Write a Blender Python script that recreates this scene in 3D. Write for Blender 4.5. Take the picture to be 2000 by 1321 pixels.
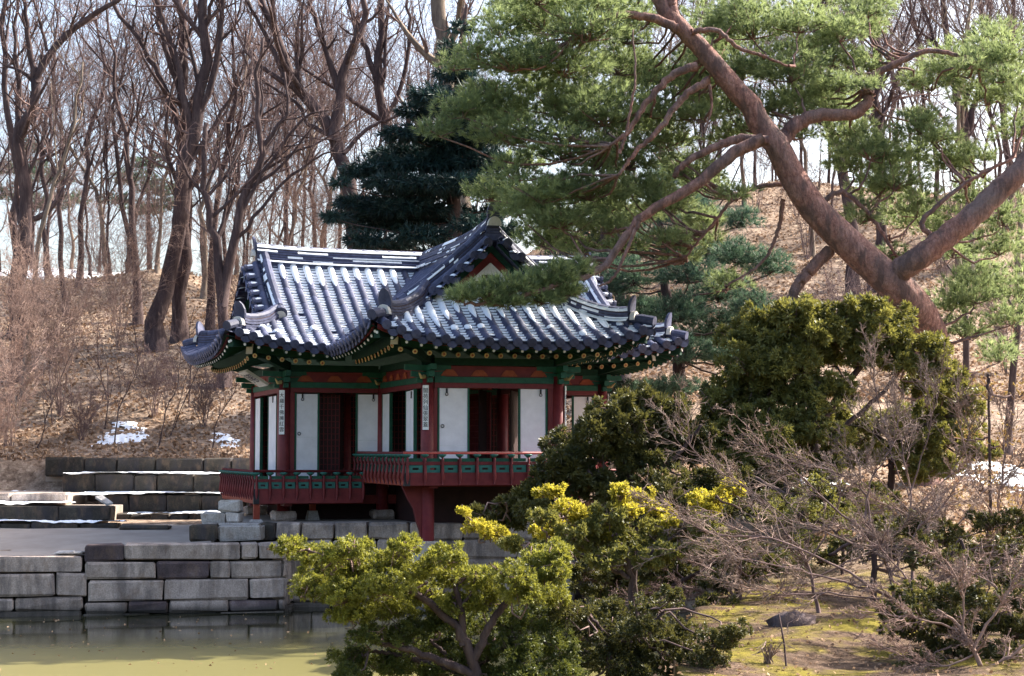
import bpy, math, random
import numpy as np
from mathutils import Vector, Matrix

for o in list(bpy.data.objects):
    bpy.data.objects.remove(o, do_unlink=True)
SC = bpy.context.scene
COL = SC.collection
R = math.radians

# ------------------------------------------------------------------ camera, sky, sun, exposure
FPX = 3400.0                      # focal length in pixels of a 2000 px wide picture
CAMZ = 3.32
PITCH = math.atan(219.5 / FPX)
cam = bpy.data.cameras.new('camera')
cam.sensor_width = 36.0
cam.lens = FPX / 2000.0 * 36.0
cam.clip_start = 0.1
cam.clip_end = 2000.0
camo = bpy.data.objects.new('camera', cam)
COL.objects.link(camo)
camo.location = (0, 0, CAMZ)
camo.rotation_euler = (math.pi / 2 + PITCH, 0, 0)
SC.camera = camo

SUN_EL, SUN_AZ = R(40.0), R(62.0)   # azimuth measured from +Y towards +X
sund = Vector((math.sin(SUN_AZ) * math.cos(SUN_EL), math.cos(SUN_AZ) * math.cos(SUN_EL), math.sin(SUN_EL)))
world = bpy.data.worlds.new('World')
SC.world = world
world.use_nodes = True
wn = world.node_tree.nodes
bg = wn['Background']
sky = wn.new('ShaderNodeTexSky')
sky.sky_type = 'NISHITA'
sky.sun_disc = False
sky.sun_elevation = SUN_EL
sky.sun_rotation = SUN_AZ
sky.air_density = 1.0
sky.dust_density = 5.0
sky.ozone_density = 1.5
bg.inputs['Strength'].default_value = 0.15
world.node_tree.links.new(sky.outputs[0], bg.inputs['Color'])
sun = bpy.data.lights.new('sun', 'SUN')
sun.energy = 5.0
sun.angle = R(0.5)
sun.color = (1.0, 0.93, 0.83)
suno = bpy.data.objects.new('sun', sun)
COL.objects.link(suno)
suno.location = (20, 20, 40)
suno.rotation_euler = sund.to_track_quat('Z', 'Y').to_euler()
SC.view_settings.view_transform = 'Standard'
SC.view_settings.look = 'None'
SC.view_settings.gamma = 1.0
SC.view_settings.use_curve_mapping = False
SC.view_settings.exposure = 1.6
SC.cycles.max_bounces = 6
SC.cycles.diffuse_bounces = 3
SC.cycles.transmission_bounces = 4
SC.cycles.use_denoising = True
SC.cycles.caustics_reflective = False
SC.cycles.caustics_refractive = False

CP, SP = math.cos(PITCH), math.sin(PITCH)


def at(px, py, Y):
    """the place in the world that stands at picture pixel (px, py), Y metres away along the view"""
    x = (px - 1000.0) / FPX
    yi = (660.5 - py) / FPX
    d = (x, CP - yi * SP, SP + yi * CP)
    s = Y / d[1]
    return np.array((d[0] * s, Y, CAMZ + d[2] * s))


def path(pts, Y):
    """list of (px, py[, Y]) -> array of points"""
    return np.array([at(p[0], p[1], p[2] if len(p) > 2 else Y) for p in pts])


# ------------------------------------------------------------------ helpers
def tag(o, label=None, cat=None, group=None, kind=None):
    if label: o['label'] = label
    if cat: o['category'] = cat
    if group: o['group'] = group
    if kind: o['kind'] = kind
    return o


def empty(name, loc=(0, 0, 0), rz=0.0, parent=None):
    o = bpy.data.objects.new(name, None)
    o.location = loc
    o.rotation_euler = (0, 0, rz)
    o.empty_display_size = 0.3
    COL.objects.link(o)
    o.parent = parent
    return o


def inst(name, me, parent=None, M=None):
    o = bpy.data.objects.new(name, me)
    COL.objects.link(o)
    o.parent = parent
    if M is not None:
        o.matrix_local = M
    return o


def unit(a):
    n = np.linalg.norm(a, axis=-1, keepdims=True)
    return a / np.maximum(n, 1e-9)


class MB:
    """gathers vertices and faces, then links them as one mesh object"""

    def __init__(s):
        s.v = []; s.q = []; s.t = []; s.qm = []; s.tm = []; s.n = 0; s.a = []

    def add(s, V, q=None, t=None, m=0, tint=0.5):
        V = np.asarray(V, float).reshape(-1, 3)
        if q is not None and len(q):
            q = np.asarray(q, np.int64).reshape(-1, 4) + s.n
            s.q.append(q); s.qm.append(np.full(len(q), m))
        if t is not None and len(t):
            t = np.asarray(t, np.int64).reshape(-1, 3) + s.n
            s.t.append(t); s.tm.append(np.full(len(t), m))
        s.v.append(V)
        s.a.append(np.broadcast_to(np.asarray(tint, float), (len(V),)))
        s.n += len(V)

    def hexa(s, c, m=0):
        """eight corners: bottom four round, top four round"""
        s.add(c, q=[(0, 3, 2, 1), (4, 5, 6, 7), (0, 1, 5, 4), (1, 2, 6, 5), (2, 3, 7, 6), (3, 0, 4, 7)], m=m)

    def box(s, lo, hi, m=0):
        x0, y0, z0 = lo; x1, y1, z1 = hi
        s.hexa([(x0, y0, z0), (x1, y0, z0), (x1, y1, z0), (x0, y1, z0), (x0, y0, z1), (x1, y0, z1), (x1, y1, z1), (x0, y1, z1)], m)

    def bar(s, p0, p1, w, h, m=0, up=(0, 0, 1)):
        """a beam of width w and height h from p0 to p1 (centre line)"""
        p0 = np.array(p0, float); p1 = np.array(p1, float)
        d = unit(p1 - p0); up = np.array(up, float)
        sd = unit(np.cross(d, up)); n = np.cross(sd, d)
        c = []
        for k in (-1, 1):
            for (p, a) in ((p0, -1), (p0, 1), (p1, 1), (p1, -1)):
                c.append(p + sd * a * w / 2 + n * k * h / 2)
        s.hexa(c, m)

    def tubes(s, P, Rr, sides=5, m=0, cap=True, tint=0.5):
        """N tubes at once: P (N,K,3), Rr (N,K)"""
        P = np.asarray(P, float); Rr = np.asarray(Rr, float)
        if P.ndim == 2:
            P = P[None]; Rr = Rr[None]
        N, K, _ = P.shape
        T = np.empty_like(P)
        T[:, 1:-1] = P[:, 2:] - P[:, :-2]; T[:, 0] = P[:, 1] - P[:, 0]; T[:, -1] = P[:, -1] - P[:, -2]
        T = unit(T)
        md = unit(P[:, -1] - P[:, 0])
        ref = np.where(np.abs(md[:, 2:3]) > 0.75, np.array([[0.31, 0.95, 0.0]]), np.array([[0.05, 0.02, 1.0]]))
        A = unit(np.cross(T, ref[:, None, :])); B = np.cross(T, A)
        ang = np.arange(sides) * 2 * math.pi / sides
        V = P[:, :, None, :] + Rr[:, :, None, None] * (np.cos(ang)[None, None, :, None] * A[:, :, None, :] + np.sin(ang)[None, None, :, None] * B[:, :, None, :])
        base = (np.arange(N) * K * sides)[:, None, None]
        k = np.arange(K - 1)[None, :, None] * sides
        j = np.arange(sides)[None, None, :]; j2 = (j + 1) % sides
        q = np.stack([base + k + j, base + k + j2, base + k + sides + j2, base + k + sides + j], -1).reshape(-1, 4)
        tint = np.repeat(np.broadcast_to(np.asarray(tint, float), (N,)), K * sides)
        s.add(V.reshape(-1, 3), q=q, m=m, tint=tint)
        if cap:
            n0 = s.n - N * K * sides
            for i in range(N) if N < 60 else ():
                for kk in (0, K - 1):
                    b = n0 + i * K * sides + kk * sides
                    f = [b + x for x in range(sides)]
                    for x in range(1, sides - 1):
                        s.t.append(np.array([[f[0], f[x], f[x + 1]]])); s.tm.append(np.array([m]))

    def blades(s, C, A, n, L, W, spread, rng, m=0, tint=None, quad=False):
        """n leaf blades at every centre C round its axis A: thin triangles (or diamonds)"""
        N = len(C)
        C = np.repeat(C, n, 0); Ax = np.repeat(A, n, 0)
        d = unit(Ax + spread * rng.normal(size=(N * n, 3)))
        sd = unit(np.cross(d, rng.normal(size=(N * n, 3))))
        l = L * rng.uniform(0.65, 1.25, (N * n, 1)); w = W * rng.uniform(0.7, 1.3, (N * n, 1))
        if tint is None: tint = rng.uniform(0, 1, N)
        ti = np.clip(np.repeat(tint, n) + rng.normal(size=N * n) * 0.08, 0, 1)
        if quad:
            V = np.stack([C, C + d * l * 0.55 + sd * w / 2, C + d * l, C + d * l * 0.55 - sd * w / 2], 1)
            s.add(V.reshape(-1, 3), q=np.arange(N * n * 4).reshape(-1, 4), m=m, tint=np.repeat(ti, 4))
        else:
            V = np.stack([C + sd * w / 2, C - sd * w / 2, C + d * l], 1)
            s.add(V.reshape(-1, 3), t=np.arange(N * n * 3).reshape(-1, 3), m=m, tint=np.repeat(ti, 3))

    def mesh(s, name, mats, smooth=False):
        me = bpy.data.meshes.new(name)
        V = np.concatenate(s.v)
        Q = np.concatenate(s.q) if s.q else np.zeros((0, 4), np.int64)
        T = np.concatenate(s.t) if s.t else np.zeros((0, 3), np.int64)
        mi = np.concatenate([*s.qm, *s.tm]) if (s.qm or s.tm) else np.zeros(0)
        nl = Q.size + T.size
        me.vertices.add(len(V)); me.vertices.foreach_set('co', V.astype(np.float32).ravel())
        me.loops.add(nl); me.loops.foreach_set('vertex_index', np.concatenate([Q.ravel(), T.ravel()]).astype(np.int32))
        me.polygons.add(len(Q) + len(T))
        ls = np.concatenate([np.arange(len(Q)) * 4, Q.size + np.arange(len(T)) * 3]).astype(np.int32)
        me.polygons.foreach_set('loop_start', ls)
        me.polygons.foreach_set('material_index', mi.astype(np.int32))
        me.polygons.foreach_set('use_smooth', np.full(len(Q) + len(T), bool(smooth)))
        at_ = me.attributes.new('tint', 'FLOAT', 'POINT')
        at_.data.foreach_set('value', np.concatenate(s.a).astype(np.float32))
        for mm in (mats if isinstance(mats, (list, tuple)) else [mats]):
            me.materials.append(mm)
        me.update(calc_edges=True)
        return me

    def build(s, name, mats, parent=None, smooth=False, M=None):
        return inst(name, s.mesh(name, mats, smooth), parent, M)


# ------------------------------------------------------------------ materials
def nodemat(name):
    m = bpy.data.materials.new(name)
    m.use_nodes = True
    nt = m.node_tree
    return m, nt, nt.nodes, nt.links, nt.nodes['Principled BSDF']


def noise(n, l, scale, detail=4.0, rough=0.6, vec=None, stretch=None):
    t = n.new('ShaderNodeTexNoise')
    t.inputs['Scale'].default_value = scale
    t.inputs['Detail'].default_value = detail
    t.inputs['Roughness'].default_value = rough
    if vec is None:
        vec = n.new('ShaderNodeTexCoord').outputs['Object']
    if stretch:
        mp = n.new('ShaderNodeMapping'); mp.inputs['Scale'].default_value = stretch
        l.new(vec, mp.inputs[0]); vec = mp.outputs[0]
    l.new(vec, t.inputs['Vector'])
    return t.outputs[0]


def ramp(n, l, fac, stops):
    r = n.new('ShaderNodeValToRGB')
    e = r.color_ramp.elements
    while len(e) < len(stops): e.new(0.5)
    for i, (p, c) in enumerate(stops):
        e[i].position = p
        e[i].color = (*c, 1) if len(c) == 3 else c
    l.new(fac, r.inputs[0])
    return r.outputs[0]


def mix(n, l, fac, a, b, mode='MIX'):
    x = n.new('ShaderNodeMix'); x.data_type = 'RGBA'; x.blend_type = mode
    if isinstance(fac, (int, float)): x.inputs[0].default_value = fac
    else: l.new(fac, x.inputs[0])
    for i, c in ((6, a), (7, b)):
        if isinstance(c, tuple): x.inputs[i].default_value = (*c, 1)
        else: l.new(c, x.inputs[i])
    return x.outputs[2]


def bump(n, l, h, bs, strength=0.4, dist=0.02):
    b = n.new('ShaderNodeBump'); b.inputs['Strength'].default_value = strength; b.inputs['Distance'].default_value = dist
    l.new(h, b.inputs['Height']); l.new(b.outputs[0], bs.inputs['Normal'])


def worldpos(n):
    return n.new('ShaderNodeNewGeometry').outputs['Position']


def painted(name, c0, c1, scale=6.0, rough=0.6, bmp=0.15, rnd=0.25, stretch=None, wp=False):
    """two tones mixed by noise, each object a little different"""
    m, nt, n, l, bs = nodemat(name)
    vec = worldpos(n) if wp else None
    f = noise(n, l, scale, 6, 0.65, vec, stretch)
    c = ramp(n, l, f, [(0.3, c0), (0.72, c1)])
    if rnd:
        oi = n.new('ShaderNodeObjectInfo')
        mr = n.new('ShaderNodeMapRange'); mr.inputs[3].default_value = 1 - rnd; mr.inputs[4].default_value = 1 + rnd
        l.new(oi.outputs['Random'], mr.inputs[0])
        hsv = n.new('ShaderNodeHueSaturation'); l.new(c, hsv.inputs['Color']); l.new(mr.outputs[0], hsv.inputs['Value'])
        c = hsv.outputs[0]
    l.new(c, bs.inputs['Base Color'])
    bs.inputs['Roughness'].default_value = rough
    bs.inputs['Specular IOR Level'].default_value = 0.3
    if bmp: bump(n, l, f, bs, bmp)
    return m


def leafmat(name, dark, light, trans=0.45, tcol=None, rough=0.5):
    """foliage: tint attribute picks the tone; light also passes through the leaf"""
    m, nt, n, l, bs = nodemat(name)
    a = n.new('ShaderNodeAttribute'); a.attribute_name = 'tint'
    c = ramp(n, l, a.outputs['Fac'], [(0.05, dark), (0.95, light)])
    l.new(c, bs.inputs['Base Color']); bs.inputs['Roughness'].default_value = rough
    bs.inputs['Specular IOR Level'].default_value = 0.35
    tr = n.new('ShaderNodeBsdfTranslucent')
    if tcol: l.new(mix(n, l, 0.5, c, tcol), tr.inputs['Color'])
    else: l.new(c, tr.inputs['Color'])
    ms = n.new('ShaderNodeMixShader'); ms.inputs[0].default_value = trans
    l.new(bs.outputs[0], ms.inputs[1]); l.new(tr.outputs[0], ms.inputs[2])
    l.new(ms.outputs[0], n['Material Output'].inputs['Surface'])
    return m


def stonemat(name, c0, c1, c2, stain=0.5):
    m, nt, n, l, bs = nodemat(name)
    wp = worldpos(n)
    f1 = noise(n, l, 1.6, 6, 0.65, wp)
    f2 = noise(n, l, 38, 4, 0.7, wp)
    st = noise(n, l, 2.2, 5, 0.6, wp, (1.6, 1.6, 0.35))
    c = ramp(n, l, f1, [(0.3, c0), (0.55, c1), (0.75, c2)])
    c = mix(n, l, 0.5, c, ramp(n, l, f2, [(0.3, (0.25, 0.25, 0.25)), (0.65, (0.9, 0.9, 0.9))]), 'OVERLAY')
    c = mix(n, l, ramp(n, l, st, [(0.46, (0, 0, 0)), (0.64, (stain,) * 3)]), c, (0.05, 0.045, 0.05))
    st2 = noise(n, l, 5.5, 6, 0.7, wp, (1.0, 1.0, 0.5))
    c = mix(n, l, ramp(n, l, st2, [(0.5, (0, 0, 0)), (0.68, (0.5, 0.5, 0.5))]), c, (0.2, 0.13, 0.085))
    szz = n.new('ShaderNodeSeparateXYZ'); l.new(wp, szz.inputs[0])
    wet = n.new('ShaderNodeMapRange'); wet.inputs[1].default_value = 0.08; wet.inputs[2].default_value = 0.2; wet.inputs[3].default_value = 0.75; wet.inputs[4].default_value = 0.0
    l.new(szz.outputs[2], wet.inputs[0]); c = mix(n, l, wet.outputs[0], c, (0.03, 0.03, 0.025))
    oi = n.new('ShaderNodeObjectInfo')
    mr = n.new('ShaderNodeMapRange'); mr.inputs[3].default_value = 0.76; mr.inputs[4].default_value = 1.22
    l.new(oi.outputs['Random'], mr.inputs[0])
    hsv = n.new('ShaderNodeHueSaturation'); l.new(c, hsv.inputs['Color']); l.new(mr.outputs[0], hsv.inputs['Value'])
    l.new(hsv.outputs[0], bs.inputs['Base Color'])
    bs.inputs['Roughness'].default_value = 0.85
    bs.inputs['Specular IOR Level'].default_value = 0.2
    bump(n, l, f2, bs, 0.5, 0.02)
    return m


MT = {}
MT['red'] = painted('red_paint', (0.115, 0.014, 0.017), (0.2, 0.03, 0.03), 5, 0.5, 0.1, 0.12)
MT['redlit'] = painted('lit_red_paint', (0.26, 0.04, 0.02), (0.36, 0.07, 0.03), 5, 0.55, 0.1, 0.12)  # the same red with brighter light put into its colour, for left sides
MT['green'] = painted('green_paint', (0.008, 0.06, 0.035), (0.02, 0.11, 0.065), 7, 0.5, 0.1, 0.15)
MT['teal'] = painted('teal_paint', (0.02, 0.11, 0.09), (0.05, 0.19, 0.15), 7, 0.5, 0.1, 0.1)
MT['dkgreen'] = painted('dark_green_paint', (0.004, 0.028, 0.018), (0.01, 0.05, 0.03), 7, 0.8, 0.1, 0.2)
MT['ochre'] = painted('rafter_end_paint', (0.35, 0.24, 0.09), (0.55, 0.42, 0.2), 30, 0.6, 0, 0.3)
MT['white'] = painted('white_paint', (0.62, 0.63, 0.62), (0.8, 0.8, 0.8), 20, 0.6, 0, 0.1)
MT['orange'] = painted('frieze_orange_paint', (0.24, 0.05, 0.02), (0.38, 0.09, 0.035), 10, 0.6, 0, 0.1)
MT['paper'] = painted('door_paper', (0.7, 0.68, 0.7), (0.84, 0.82, 0.84), 4, 0.85, 0.05, 0.04)
MT['dark'] = painted('dark_wood', (0.02, 0.008, 0.008), (0.045, 0.018, 0.016), 5, 0.7, 0.1, 0.1)
MT['iron'] = painted('black_iron', (0.012, 0.012, 0.014), (0.03, 0.03, 0.032), 20, 0.5, 0, 0)
MT['ink'] = painted('ink', (0.03, 0.03, 0.035), (0.06, 0.06, 0.07), 20, 0.8, 0, 0)
MT['tile'] = painted('roof_tile_clay', (0.032, 0.037, 0.075), (0.078, 0.086, 0.145), 9, 0.62, 0.2, 0.3)
MT['plaster'] = painted('ridge_plaster', (0.42, 0.4, 0.37), (0.62, 0.6, 0.55), 9, 0.9, 0.2, 0.1)
MT['stone'] = stonemat('granite', (0.25, 0.2, 0.17), (0.43, 0.345, 0.29), (0.54, 0.44, 0.38), 0.6)
MT['palestone'] = stonemat('pale_granite', (0.3, 0.28, 0.26), (0.4, 0.37, 0.34), (0.48, 0.44, 0.4), 0.25)
MT['darkstone'] = stonemat('weathered_granite', (0.022, 0.019, 0.016), (0.05, 0.043, 0.034), (0.1, 0.085, 0.068), 0.7)
MT['lichen'] = stonemat('lichen_granite', (0.05, 0.036, 0.036), (0.11, 0.08, 0.08), (0.24, 0.19, 0.18), 0.5)


def snowmat():
    m, nt, n, l, bs = nodemat('snow')
    f = noise(n, l, 14, 5, 0.6, worldpos(n))
    l.new(ramp(n, l, f, [(0.3, (0.8, 0.83, 0.88)), (0.7, (0.9, 0.92, 0.94))]), bs.inputs['Base Color'])
    bs.inputs['Roughness'].default_value = 0.75
    bump(n, l, f, bs, 0.4, 0.02)
    return m


MT['snow'] = snowmat()


def pinebark():
    m, nt, n, l, bs = nodemat('pine_bark')
    wp = worldpos(n)
    f = noise(n, l, 7, 8, 0.75, wp, (1.6, 1.6, 0.8))
    g = noise(n, l, 0.9, 4, 0.6, wp)
    v = n.new('ShaderNodeTexVoronoi'); v.feature = 'DISTANCE_TO_EDGE'; v.inputs['Scale'].default_value = 11.0
    mp = n.new('ShaderNodeMapping'); mp.inputs['Scale'].default_value = (1.4, 1.4, 0.5); 
    wb = n.new('ShaderNodeTexNoise'); wb.inputs['Scale'].default_value = 5.0; wb.inputs['Detail'].default_value = 5.0; l.new(wp, wb.inputs['Vector'])
    am = n.new('ShaderNodeMix'); am.data_type = 'VECTOR'; am.inputs[0].default_value = 0.16; l.new(wp, am.inputs[4]); l.new(wb.outputs['Color'], am.inputs[5])
    l.new(am.outputs[1], mp.inputs[0]); l.new(mp.outputs[0], v.inputs['Vector'])
    c = ramp(n, l, f, [(0.28, (0.09, 0.046, 0.04)), (0.5, (0.28, 0.145, 0.115)), (0.72, (0.45, 0.275, 0.23))])
    c = mix(n, l, ramp(n, l, v.outputs['Distance'], [(0.0, (0.5, 0.5, 0.5)), (0.06, (0, 0, 0))]), c, (0.05, 0.03, 0.03))
    c = mix(n, l, ramp(n, l, g, [(0.4, (0, 0, 0)), (0.65, (0.6, 0.6, 0.6))]), c, (0.17, 0.15, 0.145))
    l.new(c, bs.inputs['Base Color']); bs.inputs['Roughness'].default_value = 0.9; bs.inputs['Specular IOR Level'].default_value = 0.15
    pl = noise(n, l, 3.2, 5, 0.6, wp, (1.5, 1.5, 0.45))
    c = mix(n, l, ramp(n, l, pl, [(0.5, (0, 0, 0)), (0.6, (0.75, 0.75, 0.75))]), c, (0.1, 0.07, 0.065))
    l.new(c, bs.inputs['Base Color'])
    hh = n.new('ShaderNodeMath'); hh.operation = 'MULTIPLY_ADD'; hh.inputs[1].default_value = 0.5; l.new(v.outputs['Distance'], hh.inputs[0]); l.new(f, hh.inputs[2])
    bump(n, l, hh.outputs[0], bs, 1.0, 0.05)
    return m


def barkmat(name, c0, c1, c2, scale=3.0, bmp=0.8):
    m, nt, n, l, bs = nodemat(name)
    wp = worldpos(n)
    f = noise(n, l, scale, 8, 0.72, wp, (3, 3, 0.6))
    g = noise(n, l, 0.5, 3, 0.6, wp)
    c = ramp(n, l, f, [(0.3, c0), (0.55, c1), (0.78, c2)])
    c = mix(n, l, 0.55, c, ramp(n, l, g, [(0.35, (0.3, 0.3, 0.32)), (0.65, (0.72, 0.68, 0.64))]), 'OVERLAY')
    l.new(c, bs.inputs['Base Color']); bs.inputs['Roughness'].default_value = 0.9
    bs.inputs['Specular IOR Level'].default_value = 0.15
    bump(n, l, f, bs, bmp, 0.04)
    return m


MT['bark'] = barkmat('oak_bark', (0.035, 0.024, 0.026), (0.085, 0.06, 0.058), (0.17, 0.13, 0.115))
MT['barkpale'] = barkmat('pale_bark', (0.1, 0.075, 0.062), (0.2, 0.16, 0.125), (0.34, 0.28, 0.22))
MT['barkred'] = pinebark()
MT['twig'] = barkmat('bare_twig', (0.1, 0.066, 0.066), (0.18, 0.125, 0.115), (0.28, 0.2, 0.175), 2.0, 0.0)
MT['twigpale'] = barkmat('pale_twig', (0.13, 0.095, 0.08), (0.25, 0.185, 0.155), (0.42, 0.32, 0.26), 2.0, 0.0)
MT['twigbud'] = barkmat('pinkish_twig', (0.17, 0.115, 0.1), (0.28, 0.195, 0.16), (0.4, 0.285, 0.23), 2.0, 0.0)
MT['twigfar'] = barkmat('grey_twig', (0.12, 0.085, 0.085), (0.21, 0.155, 0.145), (0.32, 0.24, 0.215), 2.0, 0.0)
MT['pine'] = leafmat('pine_needles', (0.035, 0.08, 0.045), (0.34, 0.41, 0.18), 0.52, (0.36, 0.42, 0.16))
MT['pinedk'] = leafmat('blue_green_needles', (0.035, 0.075, 0.055), (0.12, 0.19, 0.11), 0.4)
MT['fir'] = leafmat('fir_needles', (0.01, 0.026, 0.025), (0.025, 0.06, 0.05), 0.2)
MT['jun'] = leafmat('juniper_leaves', (0.03, 0.045, 0.015), (0.27, 0.26, 0.075), 0.36, (0.33, 0.3, 0.05))
MT['jundk'] = leafmat('dark_juniper_leaves', (0.016, 0.026, 0.01), (0.12, 0.115, 0.035), 0.3, (0.19, 0.17, 0.035))
MT['gold'] = leafmat('sunlit_shoot_leaves', (0.12, 0.12, 0.02), (0.5, 0.43, 0.06), 0.5, (0.58, 0.5, 0.05))  # yellow of new shoots, with the sun they catch put into the colour
MT['yew'] = leafmat('yellow_green_leaves', (0.016, 0.032, 0.008), (0.32, 0.32, 0.06), 0.38, (0.42, 0.4, 0.05))
MT['yewshade'] = leafmat('shaded_yew_leaves', (0.012, 0.028, 0.008), (0.13, 0.15, 0.035), 0.3, (0.22, 0.22, 0.03))  # shade on the lower yew, put into a darker leaf colour
MT['tan'] = leafmat('withered_leaves', (0.2, 0.11, 0.04), (0.42, 0.3, 0.09), 0.4)
MT['litter'] = leafmat('fallen_leaves', (0.15, 0.085, 0.05), (0.46, 0.31, 0.2), 0.2, None, 0.95)
# ------------------------------------------------------------------ the lie of the land
def sstep(x, a, b):
    t = np.clip((x - a) / (b - a), 0, 1)
    return t * t * (3 - 2 * t)


def wave(X, Y, s=1.0):
    return (np.sin(X * 0.61 * s + 1.3) * np.cos(Y * 0.47 * s + 0.4) + 0.6 * np.sin(X * 1.37 * s - Y * 1.11 * s + 2.0)
            + 0.35 * np.sin(X * 2.9 * s + 0.7 * Y * s) * np.cos(Y * 2.3 * s - 0.5 * X * s))


WALLY = lambda X: 35.0 + (X + 10.3) * 0.19        # face of the pond wall left of the pavilion


def ground_z(X, Y):
    X = np.asarray(X, float); Y = np.asarray(Y, float)
    left = np.interp(Y, [34, 36, 41, 44.0, 46.0, 47.8, 48.4, 52, 62, 72, 85, 97, 130, 220], [1.12, 1.2, 1.42, 1.6, 1.9, 2.2, 3.0, 3.9, 7.5, 9.7, 11.4, 12.9, 13.0, 10])
    right = np.interp(Y, [0, 18, 24, 28, 32, 36, 44, 62, 85, 110, 130, 220], [1.0, 1.05, 1.15, 1.35, 2.2, 2.8, 3.3, 8.7, 16.0, 18.5, 18, 14])
    k = sstep(X * 50 / np.maximum(Y, 30), -1.0, 5.0)
    z = left * (1 - k) + right * k
    z = z + 0.18 * wave(X, Y) * sstep(Y, 47, 56) + 0.5 * wave(X, Y, 0.25) * sstep(Y, 55, 75)
    z = z + k * 0.06 * wave(X, Y, 1.4) * sstep(Y, 14, 18)
    # the pond: inside it the bottom lies a metre under the water
    xb = np.interp(Y, [0, 13, 17, 20, 24, 27, 30, 36, 38], [0.1, 0.3, 1.0, 1.5, 2.2, 3.0, 4.9, 5.6, 5.8])
    inpond = (1 - sstep(X, xb - 0.35, xb + 0.35)) * (1 - sstep(Y, 36.1 + 0 * X, 36.5 + 0 * X))
    z = z * (1 - inpond) - 1.0 * inpond
    # under the terrace walls and the pavilion the soil stays low
    return z


xs = np.concatenate([np.linspace(-120, -22, 30)[:-1], np.linspace(-22, 26, 240), np.linspace(26, 130, 32)[1:]])
ys = np.concatenate([np.linspace(2, 34, 110)[:-1], np.linspace(34, 66, 160)[:-1], np.linspace(66, 125, 130)[:-1], np.linspace(125, 220, 25)])
GX, GY = np.meshgrid(xs, ys)
GZ = ground_z(GX, GY)
# the sandy yard and the wall: left of the pavilion the ground stops behind the wall face
front = (GX < 1.6) & (GY < WALLY(GX) + 1.0)
front2 = (GX < 6.0) & (GX > -5.6) & (GY < 38.4)
GZ = np.where(front & (GY < 39), -1.0, GZ)
GZ = np.where(front2 & (GX < 1.6), -1.0, GZ)
g = MB()
nx, ny = len(xs), len(ys)
ii = (np.arange(ny - 1)[:, None] * nx + np.arange(nx - 1)[None, :])
g.add(np.stack([GX, GY, GZ], -1).reshape(-1, 3), q=np.stack([ii, ii + 1, ii + nx + 1, ii + nx], -1).reshape(-1, 4))


def groundmat():
    m, nt, n, l, bs = nodemat('forest_floor')
    wp = worldpos(n)
    f1 = noise(n, l, 0.35, 4, 0.6, wp)
    f2 = noise(n, l, 5.0, 8, 0.75, wp)
    v = n.new('ShaderNodeTexVoronoi'); v.inputs['Scale'].default_value = 9.0; l.new(wp, v.inputs['Vector'])
    c = ramp(n, l, f2, [(0.3, (0.09, 0.055, 0.035)), (0.5, (0.28, 0.18, 0.11)), (0.7, (0.5, 0.35, 0.22))])
    bwv = n.new('ShaderNodeRGBToBW'); l.new(v.outputs['Color'], bwv.inputs[0]); c = mix(n, l, 0.6, c, bwv.outputs[0], 'SOFT_LIGHT')
    bs2 = n.new('ShaderNodeHueSaturation'); bs2.inputs['Saturation'].default_value = 0.75; l.new(c, bs2.inputs['Color'])
    c = bs2.outputs[0]
    c = mix(n, l, ramp(n, l, f1, [(0.4, (0, 0, 0)), (0.65, (0.45, 0.45, 0.45))]), c, (0.13, 0.08, 0.05))
    # moss on the near bank (a patch on the ground, by place)
    sx = n.new('ShaderNodeSeparateXYZ'); l.new(wp, sx.inputs[0])
    near = n.new('ShaderNodeMapRange'); near.inputs[1].default_value = 26.5; near.inputs[2].default_value = 30.0
    near.inputs[3].default_value = 1.0; near.inputs[4].default_value = 0.0; l.new(sx.outputs[1], near.inputs[0])
    c = mix(n, l, near.outputs[0], c, mix(n, l, 0.75, c, (0.2, 0.15, 0.12), 'MULTIPLY'))
    fm = noise(n, l, 0.9, 5, 0.6, wp)
    mo = n.new('ShaderNodeMath'); mo.operation = 'MULTIPLY'
    l.new(ramp(n, l, fm, [(0.46, (0, 0, 0)), (0.58, (1, 1, 1))]), mo.inputs[0]); l.new(near.outputs[0], mo.inputs[1])
    c = mix(n, l, mo.outputs[0], c, ramp(n, l, f2, [(0.3, (0.08, 0.066, 0.014)), (0.7, (0.27, 0.22, 0.035))]))
    l.new(c, bs.inputs['Base Color']); bs.inputs['Roughness'].default_value = 0.95
    bs.inputs['Specular IOR Level'].default_value = 0.1
    bump(n, l, f2, bs, 0.9, 0.08)
    return m


ground = g.build('ground', groundmat(), smooth=True)
tag(ground, 'wooded hillside and mossy bank covered with fallen leaves', kind='structure')


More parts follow.
